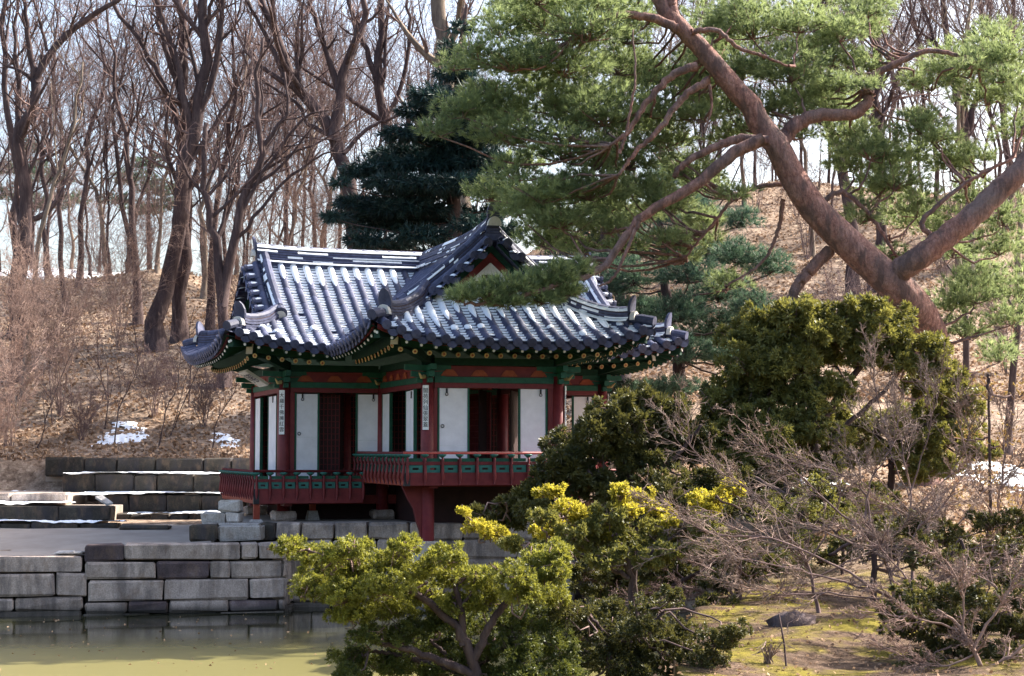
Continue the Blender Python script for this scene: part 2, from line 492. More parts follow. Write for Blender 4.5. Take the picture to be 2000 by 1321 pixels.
def watermat():
    m, nt, n, l, bs = nodemat('pond_water')
    wp = worldpos(n)
    f = noise(n, l, 0.22, 3, 0.5, wp, (0.5, 1.6, 1))
    sx = n.new('ShaderNodeSeparateXYZ'); l.new(wp, sx.inputs[0])
    ad = n.new('ShaderNodeMath'); ad.operation = 'MULTIPLY_ADD'; ad.inputs[1].default_value = 2.4; l.new(f, ad.inputs[0]); l.new(sx.outputs[1], ad.inputs[2])
    mr = n.new('ShaderNodeMapRange'); mr.interpolation_type = 'SMOOTHSTEP'; mr.inputs[1].default_value = 33.6; mr.inputs[2].default_value = 29.4
    l.new(ad.outputs[0], mr.inputs[0])
    c = mix(n, l, mr.outputs[0], (0.035, 0.036, 0.02), (0.15, 0.135, 0.05))
    l.new(c, bs.inputs['Base Color'])
    r = n.new('ShaderNodeMapRange'); r.inputs[3].default_value = 0.05; r.inputs[4].default_value = 0.33; l.new(mr.outputs[0], r.inputs[0]); l.new(r.outputs[0], bs.inputs['Roughness'])
    sp = n.new('ShaderNodeMapRange'); sp.inputs[3].default_value = 0.5; sp.inputs[4].default_value = 0.18; l.new(mr.outputs[0], sp.inputs[0]); l.new(sp.outputs[0], bs.inputs['Specular IOR Level'])
    rip = noise(n, l, 1.3, 3, 0.5, wp, (0.5, 2.5, 1))
    bump(n, l, rip, bs, 0.10, 0.02)
    return m


w = MB()
w.add([(-120, -20, 0), (12, -20, 0), (12, 38.5, 0), (-120, 38.5, 0)], q=[(0, 1, 2, 3)])
tag(w.build('pond_water', watermat()), 'still green pond with murky sunlit water', kind='structure')

# the sandy yard between wall and terraces, one sheet laid on the soil
sx_ = np.linspace(-40, -4.75, 90); sy_ = np.linspace(0, 1, 24)
YX, YT = np.meshgrid(sx_, sy_)
YY = (WALLY(YX) + 0.25) * (1 - YT) + 44.2 * YT
YZ = np.interp(YY, [34, 36, 41, 44.2], [1.17, 1.21, 1.47, 1.56]) + 0.012 * wave(YX, YY, 2.0)
y_ = MB()
nx2 = len(sx_); jj = (np.arange(len(sy_) - 1)[:, None] * nx2 + np.arange(nx2 - 1)[None, :])
y_.add(np.stack([YX, YY, YZ], -1).reshape(-1, 3), q=np.stack([jj, jj + 1, jj + nx2 + 1, jj + nx2], -1).reshape(-1, 4))
MT['sand'] = painted('packed_sand', (0.27, 0.22, 0.185), (0.38, 0.32, 0.27), 1.2, 0.95, 0.3, 0, wp=True)
tag(y_.build('sand_yard', MT['sand'], smooth=True), 'bare sandy yard between the pond wall and the terraces', kind='structure')

# ------------------------------------------------------------------ stones
rs = random.Random(4)


def stone_mesh(sx, sy, sz, ch=0.03, jit=0.02):
    """a hewn block with worn edges: chamfered box, centred in x and y, from z = 0"""
    V = []; idx = {}
    for ix in (-1, 1):
        for iy in (-1, 1):
            for iz in (-1, 1):
                for ax in range(3):
                    p = [ix * sx / 2, iy * sy / 2, iz * sz / 2]
                    for a in range(3):
                        if a != ax: p[a] -= (ix, iy, iz)[a] * ch * rs.uniform(0.4, 2.2)
                        else: p[a] += rs.uniform(-jit, jit)
                    idx[(ix, iy, iz, ax)] = len(V)
                    V.append((p[0], p[1], p[2] + sz / 2))
    b = MB(); q = []; t = []
    for ax in range(3):
        o1, o2 = [a for a in range(3) if a != ax]
        for s in (-1, 1):
            f = []
            for (a, c) in ((-1, -1), (1, -1), (1, 1), (-1, 1)):
                k = [0, 0, 0]; k[ax] = s; k[o1] = a; k[o2] = c
                f.append(idx[(*k, ax)])
            q.append(f)
    for ax in range(3):      # edges parallel to ax
        o1, o2 = [a for a in range(3) if a != ax]
        for a in (-1, 1):
            for c in (-1, 1):
                k0 = [0, 0, 0]; k0[ax] = -1; k0[o1] = a; k0[o2] = c
                k1 = list(k0); k1[ax] = 1
                q.append([idx[(*k0, o1)], idx[(*k1, o1)], idx[(*k1, o2)], idx[(*k0, o2)]])
    for ix in (-1, 1):
        for iy in (-1, 1):
            for iz in (-1, 1):
                t.append([idx[(ix, iy, iz, a)] for a in range(3)])
    b.add(V, q=q, t=t)
    return b


def put_stone(root, p0, p1, z0, z1, depth, matl, name='stone', lean=0.0):
    """a block whose face runs from p0 to p1 (plan), reaching back by depth"""
    p0 = np.array(p0, float); p1 = np.array(p1, float)
    d = p1 - p0; L = np.linalg.norm(d); d /= L
    nrm = np.array((-d[1], d[0]))
    c = (p0 + p1) / 2 + nrm * (depth / 2 + rs.uniform(-0.02, 0.025))
    me = stone_mesh(L - 0.022, depth, (z1 - z0) - 0.016).mesh(name, matl)
    rx, ry, rz = root.location
    M = Matrix.Translation((c[0] - rx, c[1] - ry, z0 + 0.008 - rz)) @ Matrix.Rotation(math.atan2(d[1], d[0]) + rs.uniform(-0.006, 0.006), 4, 'Z') @ Matrix.Rotation(rs.uniform(-0.006, 0.006), 4, 'Y')
    return inst(name, me, root, M)


def course(root, P, s0, s1, z0, z1, cuts, depth=0.45, mats=None):
    """a course of stones along plan line P(s) with joints at the given s"""
    c = [s0, *cuts, s1]
    for i in range(len(c) - 1):
        m = MT[(mats or {}).get(i, 'stone')]
        put_stone(root, P(c[i]), P(c[i + 1]), z0, z1, depth, m)


def backing(root, pts, z0, z1, inset, name='core'):
    """packed earth core behind the stones"""
    b = MB()
    for (a, c) in zip(pts[:-1], pts[1:]):
        a = np.array(a, float); c = np.array(c, float); d = unit(c - a); nn = np.array((-d[1], d[0]))
        q = [a + nn * inset, c + nn * inset, c + nn * (inset + 0.5), a + nn * (inset + 0.5)]
        b.hexa([(*p, z0) for p in q] + [(*p, z1) for p in q])
    o = b.build(name, MT['darkstone'], root)
    o.location = tuple(-x for x in root.location)
    return o


X_of = lambda px, Y: (px - 1000) / FPX * Y
# pond wall, left part: the face follows the line WALLY
wl = empty('pond_wall', (-7.0, 36.0, 0))
tag(wl, 'long granite retaining wall of the pond left of the pavilion', 'wall')
PW = lambda px: (lambda Y: (X_of(px, Y), Y))(35.0 + (px) * 0.00196)
PWx = lambda px: PW(px)
PWL = lambda px: PW(px)
course(wl, PWL, -900, 167, 0.86, 1.2, [-700, -420, -190, -60], 0.7)
course(wl, PWL, -900, 175, 0.38, 0.86, [-760, -600, -430, -260, -120, 113], 0.6)
course(wl, PWL, -900, 170, 0.1, 0.38, [-700, -500, -320, -180, 35], 0.55)
course(wl, PWL, -900, 165, -0.7, 0.1, [-650, -400, -150], 0.55)
course(wl, PWL, 169, 562, 1.08, 1.42, [246, 474, 508], 0.75, {0: 'lichen'})
course(wl, PWL, 171, 562, 0.7, 1.07, [310, 414, 454, 556], 0.7, {1: 'lichen'})
course(wl, PWL, 176, 564, 0.27, 0.7, [324, 491], 0.65)
course(wl, PWL, 171, 562, 0.02, 0.26, [255, 335, 452, 548], 0.55, {1: 'lichen', 3: 'lichen'})
course(wl, PWL, 165, 560, -0.7, 0.015, [300, 430], 0.5, {1: 'darkstone'})
backing(wl, [PWL(-900), PWL(167)], -0.8, 1.12, 0.3)
backing(wl, [PWL(171), PWL(560)], -0.8, 1.34, 0.3)

# platform under the pavilion
pf = empty('platform_wall', (-1.5, 37.3, 0))
tag(pf, 'granite platform under the pavilion with its front facing the pond', 'platform')
fy = 37.25
LX = lambda x: (x, fy)
xa, xb_ = X_of(372, 37.3), 1.35
course(pf, LX, xa + 0.35, xb_, 1.42, 1.78, [X_of(c, fy) for c in (512, 540, 590, 655, 720, 800, 905, 980, 1050)], 0.6, {1: 'darkstone', 0: 'palestone'})
x2 = PWL(560)[0]
course(pf, LX, x2, xb_, 1.02, 1.42, [X_of(c, fy) for c in (592, 650, 735, 820, 900, 1010)], 0.6)
course(pf, LX, x2, xb_, 0.55, 1.02, [X_of(c, fy) for c in (640, 700, 790, 880, 990, 1070)], 0.6)
course(pf, LX, x2, xb_, 0.1, 0.55, [X_of(c, fy) for c in (610, 690, 780, 860, 960, 1040)], 0.6)
course(pf, LX, x2, xb_, -0.7, 0.1, [X_of(c, fy) for c in (650, 770, 900, 1030)], 0.6)
# the return on the right and the lower wall beyond
RX = lambda s: (xb_ - 0.02, fy + s)
for (z0, z1) in ((-0.7, 0.1), (0.1, 0.55), (0.55, 1.02), (1.02, 1.42), (1.42, 1.78)):
    course(pf, RX, 0.62, 8.0, z0, z1, [1.6 + rs.uniform(-.3, .3), 2.9 + rs.uniform(-.3, .3), 4.3 + rs.uniform(-.3, .3), 6], 0.5)
LS = lambda s: (x2 + 0.035, s)
for (z0, z1) in ((-0.7, 0.1), (0.1, 0.55), (0.55, 1.02), (1.02, 1.4)):
    course(pf, LS, 36.2, fy - 0.01, z0, z1, [36.62 + rs.uniform(-.12, .12)], 0.3)
backing(pf, [(xa + 0.5, fy), (xb_ - 0.1, fy)], -0.8, 1.7, 0.3)
t = MB()
t.box((xa + 0.4, fy + 0.45, 1.3), (xb_ - 0.4, 46.5, 1.735))
o = t.build('platform_floor', MT['sand'], pf); o.location = (1.5, -37.3, 0)
wr = empty('far_pond_wall', (3.4, 38.6, 0))
tag(wr, 'low granite pond wall in shade right of the pavilion behind the branches', 'wall')
RW = lambda x: (x, 38.3 + (x - 1.3) * 0.02)
for (z0, z1, st) in ((-0.7, 0.1, 0.2), (0.1, 0.5, 0.5), (0.5, 0.95, 0.0), (0.95, 1.35, 0.35)):
    course(wr, RW, 1.4, 7.0, z0, z1, [2.3 + st, 3.2 + st, 4.3 + st, 5.4 + st], 0.5)

# loose hewn blocks at the left end of the platform
def block(px0, px1, z0, z1, Y, depth, label, matl='palestone'):
    root = put_block(px0, px1, z0, z1, Y, depth, matl)
    return tag(root, label, 'stone block', 'hewn blocks at the platform end')


def put_block(px0, px1, z0, z1, Y, depth, matl):
    x0, x1 = X_of(px0, Y), X_of(px1, Y)
    o = inst('stone_block', stone_mesh(x1 - x0, depth, z1 - z0).mesh('stone_block', MT[matl]))
    o.location = ((x0 + x1) / 2, Y + depth / 2, z0)
    o.rotation_euler = (0, 0, rs.uniform(-0.03, 0.05))
    return o


block(371, 426, 1.42, 1.76, 36.62, 0.5, 'dark stained granite block lying at the left foot of the stack', 'darkstone')
block(428, 512, 1.425, 1.745, 36.72, 0.5, 'long pale granite block lying under the red railing post')
block(395, 440, 1.75, 1.99, 37.35, 0.5, 'pale granite cube standing in front at the left of the stack')
block(441.5, 471, 1.75, 1.995, 37.4, 0.55, 'pale granite block carrying the topmost block of the stack')
block(427, 470.5, 2.0, 2.25, 37.42, 0.55, 'topmost pale granite block of the stack beside the railing')

# terraces behind the yard: each a wall of dark stones with snow on its top
def terrace(name, label, px0, px1, Y, z0, z1, n, dz=0.0, matl='darkstone', curve=0.0):
    x0, x1 = X_of(px0, Y), X_of(px1, Y)
    root = empty(name, ((x0 + x1) / 2, Y, z0))
    tag(root, label, 'terrace wall', 'stepped terrace walls')
    P = lambda x: (x, Y + curve * ((x - x0) / (x1 - x0) - 0.4) ** 2)
    cuts = [x0 + (x1 - x0) * (k + rs.uniform(-0.25, 0.25)) / n for k in range(1, n)]
    c = [x0, *cuts, x1]
    for i in range(n):
        j = rs.uniform(-0.015, 0.015)
        put_stone(root, P(c[i]), P(c[i + 1]), z0, z1 + j, 0.5, MT[matl])
    return root


terrace('terrace_wall', 'topmost dark terrace wall against the leafy slope', 88, 900, 47.6, 2.6, 3.12, 11, curve=0.5)
terrace('terrace_wall', 'second terrace wall from the top with a snowy ledge above it', 122, 900, 46.2, 2.12, 2.68, 12, curve=0.5)
terrace('terrace_wall', 'third terrace wall from the top under the long snowy ledge', 190, 900, 44.9, 1.72, 2.18, 10, curve=0.6)
terrace('terrace_wall', 'lowest narrow terrace kerb of small dark stones behind the stacked blocks', 228, 700, 43.9, 1.5, 1.73, 14)
terrace('terrace_wall', 'dark terrace wall at the left edge beside the sandy yard', -400, 221, 42.3, 1.6, 2.0, 6)
terrace('terrace_wall', 'granite upper step at the left edge under the leafy bank', -400, 135, 43.6, 1.96, 2.26, 5, matl='stone')
terrace('terrace_wall', 'flat broken kerb stones along the yard at the left edge', -400, 232, 41.4, 1.36, 1.6, 8)
# soil that fills the terraces
e = MB()
e.box((-30, 43.0, 1.0), (X_of(215, 43), 44.6, 1.94)); e.box((-30, 44.0, 1.0), (X_of(130, 44), 48, 2.22))
e.box((X_of(195, 45.3), 45.3, 1.0), (3.0, 46.9, 2.12)); e.box((X_of(125, 46.6), 46.6, 1.0), (3.0, 48.3, 2.62))
e.box((X_of(92, 48), 48.0, 1.0), (3.0, 49.2, 3.05))
tag(e.build('terrace_soil', MT['sand']), 'bare soil filling the terraces', kind='structure')
# two slabs leaning at the end of the left terrace
sl = MB(); sl.hexa([at(186, 974, 43.1), at(208, 988, 42.6), at(220, 986, 42.6), at(200, 971, 43.1), at(186, 970, 43.1), at(208, 984, 42.6), at(221, 982, 42.6), at(200, 967, 43.1)])
tag(sl.build('coping_slab', MT['palestone']), 'pale sloping coping slab at the end of the left terrace', 'slab')


# ------------------------------------------------------------------ snow lying on ledges and ground
def vnoise(x, y, seed=0):
    r = np.random.default_rng(seed)
    out = 0
    for k in range(5):
        a = r.uniform(0, 6.28); f = 0.9 * 1.9 ** k
        b = r.uniform(0, 6.28, 2)
        out = out + np.sin((x * math.cos(a) + y * math.sin(a)) * f + b[0]) * np.cos((-x * math.sin(a) + y * math.cos(a)) * f * 1.1 + b[1]) / 1.35 ** k
    return out


def snow(name, label, x0, x1, y0, y1, zf, n=(80, 30), cover=0.2, th=0.05, seed=1, edge=True):
    gx, gy = np.meshgrid(np.linspace(x0, x1, n[0]), np.linspace(y0, y1, n[1]))
    h = vnoise(gx * 1.6, gy * 2.4, seed) * 0.5 + cover
    if edge:
        u = (gx - x0) / (x1 - x0); v = (gy - y0) / (y1 - y0)
        h = h - 1.6 * np.clip(np.hypot((u - .5) * 2, (v - .5) * 2) - 0.55, 0, None)
    z = zf(gx, gy) + np.clip(h, -0.1, 1) * th
    keep = (h > 0) & (np.hypot(np.gradient(z, axis=0) / (gy[1, 0] - gy[0, 0]), np.gradient(z, axis=1) / (gx[0, 1] - gx[0, 0])) < 0.9)
    b = MB(); nx = n[0]
    q = (np.arange(n[1] - 1)[:, None] * nx + np.arange(nx - 1)[None, :])
    k4 = keep[:-1, :-1] | keep[1:, :-1] | keep[:-1, 1:] | keep[1:, 1:]
    q = q[k4]
    b.add(np.stack([gx, gy, z], -1).reshape(-1, 3), q=np.stack([q, q + 1, q + nx + 1, q + nx], -1))
    return tag(b.build(name, MT['snow'], smooth=True), label, kind='stuff')


flat = lambda z: (lambda X, Y: z + 0 * X)
for (lab, p0, p1, Y, dep, z, sd, cv) in (
        ('snow lying on the ledge under the topmost terrace wall', 125, 560, 46.15, 1.3, 2.69, 3, 0.55),
        ('snow lying on the long ledge of the third terrace wall', 150, 520, 44.85, 1.3, 2.185, 4, 0.6),
        ('thin snow along the lowest terrace kerb', 250, 430, 43.85, 1.0, 1.735, 5, 0.25),
        ('snow on the step at the left edge', -60, 130, 42.35, 1.2, 2.01, 6, 0.5),
        ('snow between the kerb stones of the yard', -60, 235, 41.4, 0.9, 1.605, 7, 0.35)):
    snow('snow_strip', lab, X_of(p0, Y), X_of(p1, Y), Y, Y + dep, flat(z), (160, 14), cv, 0.06, sd, False)
# the kerbs: low broken slabs lying in the yard
for i, (p0, p1, yy, lab) in enumerate(((235, 332, 1036, 'thin dark slab lying in the yard before the terrace kerb'), (110, 150, 1078, 'small pale stone lying on the wall end beside the yard'), (146, 166, 1074, 'pale rounded stone lying at the step in the wall top'))):
    Y = 40.9 if i == 0 else 35.6
    z = 1.47 if i == 0 else 1.2
    o = put_block(p0, p1, z, z + (0.1 if i == 0 else 0.07), Y, 0.5 if i == 0 else 0.3, 'darkstone' if i == 0 else 'palestone')
    tag(o, lab, 'stone')
gz = lambda X, Y: ground_z(X, Y) + 0.02
snow('snow_patch', 'broken snow patch on the leafy slope above the terraces', X_of(180, 51), X_of(310, 51), 50.0, 52.6, gz, (90, 60), 0.15, 0.1, 11)
snow('snow_patch', 'small scraps of snow on the slope left of the pavilion', X_of(360, 51), X_of(480, 51), 49.6, 51.6, gz, (90, 60), -0.05, 0.1, 12)
snow('snow_patch', 'wide snow field on the hilltop between the tree trunks', X_of(20, 88), X_of(245, 88), 80, 97, gz, (90, 90), 0.55, 0.15, 13)
snow('snow_patch', 'snow scraps at the left edge above the upper step', X_of(-20, 47), X_of(60, 47), 45, 48, gz, (60, 60), 0.3, 0.1, 14)
snow('snow_patch', 'snow lying under the large juniper on the right bank', X_of(1440, 36), X_of(1640, 36), 33.2, 38, gz, (120, 90), 0.2, 0.1, 15)
snow('snow_patch', 'snow lying on the bank at the right edge behind the bare shrubs', X_of(1720, 38), X_of(2050, 38), 34, 41, gz, (120, 90), 0.15, 0.1, 16)

# fallen leaves scattered on the slopes
rl = np.random.default_rng(7)
def scatter(n, x0, x1, y0, y1, size):
    Y = y0 + (y1 - y0) * rl.uniform(0, 1, n) ** 1.3
    X = rl.uniform(x0, x1, n) * (Y / y1)
    Z = ground_z(X, Y) + 0.015
    return np.stack([X, Y, Z], -1), size
lf = MB()
for (n, x0, x1, y0, y1, s) in ((80000, -33, 33, 48.6, 95, 0.13), (2500, 0.08 * 30, 9.5, 15, 30, 0.05), (14000, 3, 14, 30, 46, 0.09)):
    C, s = scatter(n, x0, x1, y0, y1, s)
    C = C[C[:, 2] > 0.3]
    A = unit(rl.normal(size=C.shape) * np.array((1, 1, 0.25)) + np.array((0, 0, 0.25)))
    lf.blades(C, A, 1, s, s * 0.7, 0.3, rl, quad=True)
tag(lf.build('fallen_leaves', MT['litter']), 'brown fallen leaves strewn over the hillside and bank', kind='stuff')

# leaves and twigs floating on the pond
fl_ = MB(); n_f = 260
Cf = np.stack([rl.uniform(-9.5, 0.5, n_f), rl.uniform(26.5, 36.5, n_f) ** 1.0, np.full(n_f, 0.006)], -1)
Cf = Cf[Cf[:, 1] < WALLY(Cf[:, 0]) - 0.03]
fl_.blades(Cf, unit(rl.normal(size=Cf.shape) * np.array((1, 1, 0.02))), 1, 0.055, 0.035, 0.02, rl, quad=True)
tag(fl_.build('floating_leaves', MT['litter']), 'dead leaves floating on the pond', kind='stuff')
# ------------------------------------------------------------------ the pavilion (local u right, v back, w up)
TH = R(18.0)
pav = empty('pavilion', (-1.771, 36.5, 0), TH)
tag(pav, 'wooden pavilion with red posts, white doors and snowy tiled hip and gable roof', 'pavilion')
Wf, P, L_, R_, DB, OV = 2.9, 3.92, 2.3, 2.5, 3.78, 1.6
U0, U1, V0, V1 = -L_, Wf + R_, P, P + DB
UC, VC = 1.55, P + DB / 2
FC = 1.45
EA, RISE = 5.52, 2.2
BU0, BU1, BV0, BV1 = U0 - OV, U1 + OV, V0 - OV, V1 + OV
FU0, FU1, FV0 = -OV, Wf + OV, -OV
RUNB, RUNF = VC - BV0, FC - FU0
GU0, GU1, GV = U0 - 0.15, U1 + 0.15, 0.1          # gable planes


def prof(t):
    return EA + RISE * (0.68 * t + 0.32 * t * t)


def zB(u, v):
    """height of the main roof over (u, v)"""
    t = 1 - np.abs(v - VC) / RUNB
    s = np.clip(np.abs(u - UC) / (UC - BU0), 0, 1)
    a = prof(t) + 0.42 * s ** 4 * np.clip(1 - t, 0, 1) ** 2 + 0.2 * s ** 4 * t
    te = np.minimum(u - BU0, BU1 - u) / RUNB
    s2 = np.clip(np.abs(v - VC) / RUNB, 0, 1)
    b = prof(te) + 0.42 * s2 ** 3.5 * np.clip(1 - te, 0, 1) ** 2
    skirt = (u < GU0 - 0.28) | (u > GU1 + 0.28)
    return np.where(skirt, np.minimum(a, b), a)


def zF(u, v):
    t = 1 - np.abs(u - FC) / RUNF
    s = np.clip((3.2 - v) / 4.8, 0, 1)
    a = prof(t) + 0.42 * s ** 4 * np.clip(1 - t, 0, 1) ** 2 + 0.22 * np.clip((3.4 - v) / 3.4, 0, 1) ** 3 * t
    te = (v - FV0) / RUNF
    s2 = np.clip(np.abs(u - FC) / RUNF, 0, 1)
    b = prof(te) + 0.42 * s2 ** 3.5 * np.clip(1 - te, 0, 1) ** 2
    return np.where(v < GV - 0.28, np.minimum(a, b), a)


def zFs(u, v):
    te = (v - FV0) / RUNF
    s2 = np.clip(np.abs(u - FC) / RUNF, 0, 1)
    return prof(te) + 0.42 * s2 ** 3.5 * np.clip(1 - te, 0, 1) ** 2


def zBs(u, v):
    te = np.minimum(u - BU0, BU1 - u) / RUNB
    s2 = np.clip(np.abs(v - VC) / RUNB, 0, 1)
    return prof(te) + 0.42 * s2 ** 3.5 * np.clip(1 - te, 0, 1) ** 2


class Slope:
    def __init__(s, name, pos, lat, dmax, other):
        s.name, s.pos, s.lat, s.dmax, s.other = name, pos, lat, dmax, other


BIG = 99.0
SL = {
    'ff': Slope('ff', lambda a, d: (a, FV0 + d), (FU0, FU1), lambda a: np.minimum(1.8, np.minimum(a - FU0, FU1 - a)), None),
    'bf': Slope('bf', lambda a, d: (a, BV0 + d), (BU0, BU1), lambda a: np.where((a > GU0 - 0.25) & (a < GU1 + 0.25), RUNB - 0.1, np.minimum(a - BU0, BU1 - a)), zF),
    'bl': Slope('bl', lambda a, d: (BU0 + d, a), (BV0, BV1), lambda a: np.minimum(1.5, np.minimum(a - BV0, BV1 - a)), None),
    'fl': Slope('fl', lambda a, d: (FU0 + d, a), (FV0, VC), lambda a: np.where(a > GV - 0.25, RUNF - 0.1, a - FV0), zB),
    'fr': Slope('fr', lambda a, d: (FU1 - d, a), (FV0, VC), lambda a: np.where(a > GV - 0.25, RUNF - 0.1, a - FV0), zB),
    'br': Slope('br', lambda a, d: (BU1 - d, a), (BV0, BV1), lambda a: np.minimum(1.5, np.minimum(a - BV0, BV1 - a)), None),
    'bb': Slope('bb', lambda a, d: (a, BV1 - d), (BU0, BU1), lambda a: np.where((a > GU0 - 0.25) & (a < GU1 + 0.25), RUNB - 0.1, np.minimum(a - BU0, BU1 - a)), None),
}
OWN = {'ff': zFs, 'fl': zF, 'fr': zF, 'bf': zB, 'bl': zBs, 'br': zBs, 'bb': zB}


def P3(sk, a, d, dz=0.0):
    s = SL[sk]
    u, v = s.pos(a, d)
    u = u + 0 * d; v = v + 0 * d
    return np.stack([u, v, OWN[sk](u, v) + dz], -1)


def hidden(sk, p):
    o = SL[sk].other
    if o is None: return np.zeros(np.shape(p)[:-1], bool)
    inF = True
    if o is zF: inF = (p[..., 0] > FU0) & (p[..., 0] < FU1)
    else: inF = (p[..., 1] > BV0)
    return inF & (o(p[..., 0], p[..., 1]) > p[..., 2] + 0.03)


# roof body: boards under the tiles
roof = empty('roof', (0, 0, 0), 0, pav)
b = MB(); ub = MB()
for sk in SL:
    s = SL[sk]
    lat = np.linspace(s.lat[0], s.lat[1], 90)
    tt = np.linspace(0, 1, 14)
    A, T = np.meshgrid(lat, tt)
    D = T * np.maximum(s.dmax(A), 0.001)
    p = P3(sk, A, D, -0.02)
    ii = (np.arange(13)[:, None] * 90 + np.arange(89)[None, :])
    hid = hidden(sk, p + np.array((0, 0, -0.12)))
    k = ~(hid[:-1, :-1] & hid[1:, 1:])
    q = ii[k]
    q = np.stack([q, q + 1, q + 91, q + 90], -1)
    b.add(p.reshape(-1, 3), q=q)
    ub.add((p - np.array((0, 0, 0.1))).reshape(-1, 3), q=q)
b.build('roof_bed', MT['tile'], roof, smooth=True)
ub.build('roof_board', MT['dkgreen'], roof, smooth=True)

# one cover tile: a half barrel, closed at its lower end
def cover_tile(Lc=0.36, r0=0.09, r1=0.089, n=7):
    m = MB(); V = []
    for (x, r) in ((0, r0), (-Lc, r1)):
        for k in range(n + 1):
            a = math.pi * k / n
            V.append((x, -math.cos(a) * r, math.sin(a) * r * 1.05 - 0.005))
    for rr in (1.0, 0.8):
        for k in range(n + 1):
            a = math.pi * k / n
            V.append((0.0, -math.cos(a) * r0 * rr, math.sin(a) * r0 * 1.05 * rr - 0.005))
    N = n + 1
    q = [(k, k + 1, N + k + 1, N + k) for k in range(n)] + [(2 * N + k + 1, 2 * N + k, 3 * N + k, 3 * N + k + 1) for k in range(n)]
    t = [(3 * N + k + 1, 3 * N + k, 3 * N) for k in range(1, n)]
    m.add(V, q=q, t=t)
    return m


CT = cover_tile().mesh('cover_tile', MT['tile'], True)
def end_cap():
    m = MB(); n = 12
    ring = [(0.012, math.cos(2 * math.pi * k / n) * 0.1, math.sin(2 * math.pi * k / n) * 0.1 + 0.03) for k in range(n)]
    back = [(-0.05, y, z) for (_, y, z) in ring]
    m.add(ring + back + [(0.02, 0, 0.03)], q=[(k, (k + 1) % n, n + (k + 1) % n, n + k) for k in range(n)], t=[((k + 1) % n, k, 2 * n) for k in range(n)])
    return m.mesh('tile_end', MT['tile'], False)


TE = end_cap()
def lip():
    """the drooping half moon that closes a pan tile at the eave"""
    m = MB(); n = 8; V = []
    for x in (0.0, -0.025):
        for k in range(n + 1):
            a = math.pi * k / n
            y = -math.cos(a) * 0.135
            V.append((x, y, 0.0 - 0.03 * math.sin(a)))
            V.append((x + (0.05 * math.sin(a) if x == 0 else 0.05 * math.sin(a)), y * 0.94, -0.16 * math.sin(a) ** 0.75))
    N = 2 * (n + 1); q = []
    for k in range(n):
        q += [(2 * k, 2 * k + 1, 2 * k + 3, 2 * k + 2), (N + 2 * k + 2, N + 2 * k + 3, N + 2 * k + 1, N + 2 * k), (2 * k + 1, N + 2 * k + 1, N + 2 * k + 3, 2 * k + 3)]
    m.add(V, q=q)
    return m.mesh('eave_tile', MT['tile'], False)


LIP = lip()


def frame(p, q):
    """matrix at p, x towards q (down the slope), z up from the roof"""
    x = unit(np.array(q) - np.array(p)); y = unit(np.cross((0, 0, 1), x)); z = np.cross(x, y)
    M = Matrix.Identity(4)
    for i in range(3):
        M[i][0], M[i][1], M[i][2], M[i][3] = x[i], y[i], z[i], p[i]
    return M


rt = np.random.default_rng(21)
pan = MB(); spare = MB(); snowr = MB(); snowt = MB()
budget = [300]
SP_ = 0.3


def add_cover(p, q, single):
    M = frame(p, q)
    M = M @ Matrix.Rotation(rt.normal() * 0.018, 4, 'Z') @ Matrix.Rotation(rt.normal() * 0.012, 4, 'Y') @ Matrix.Translation((0, rt.normal() * 0.004, 0.02))
    if single and budget[0] > 0:
        budget[0] -= 1
        inst('cover_tile', CT, roof, M)
    else:
        n0 = spare.n
        mm = cover_tile(n=5)
        V = np.concatenate(mm.v) @ np.array(M.to_3x3()).T + np.array(M.translation)
        spare.add(V, q=np.concatenate(mm.q), t=np.concatenate(mm.t) if mm.t else None)


def fieldsnow(p, sk):
    """how much snow lies at this place of the roof (0..1)"""
    return 0.5 + 0.5 * math.sin(p[0] * 1.9 + p[1] * 1.3 + 0.5) * math.cos(p[1] * 2.1 - p[0] * 0.7)


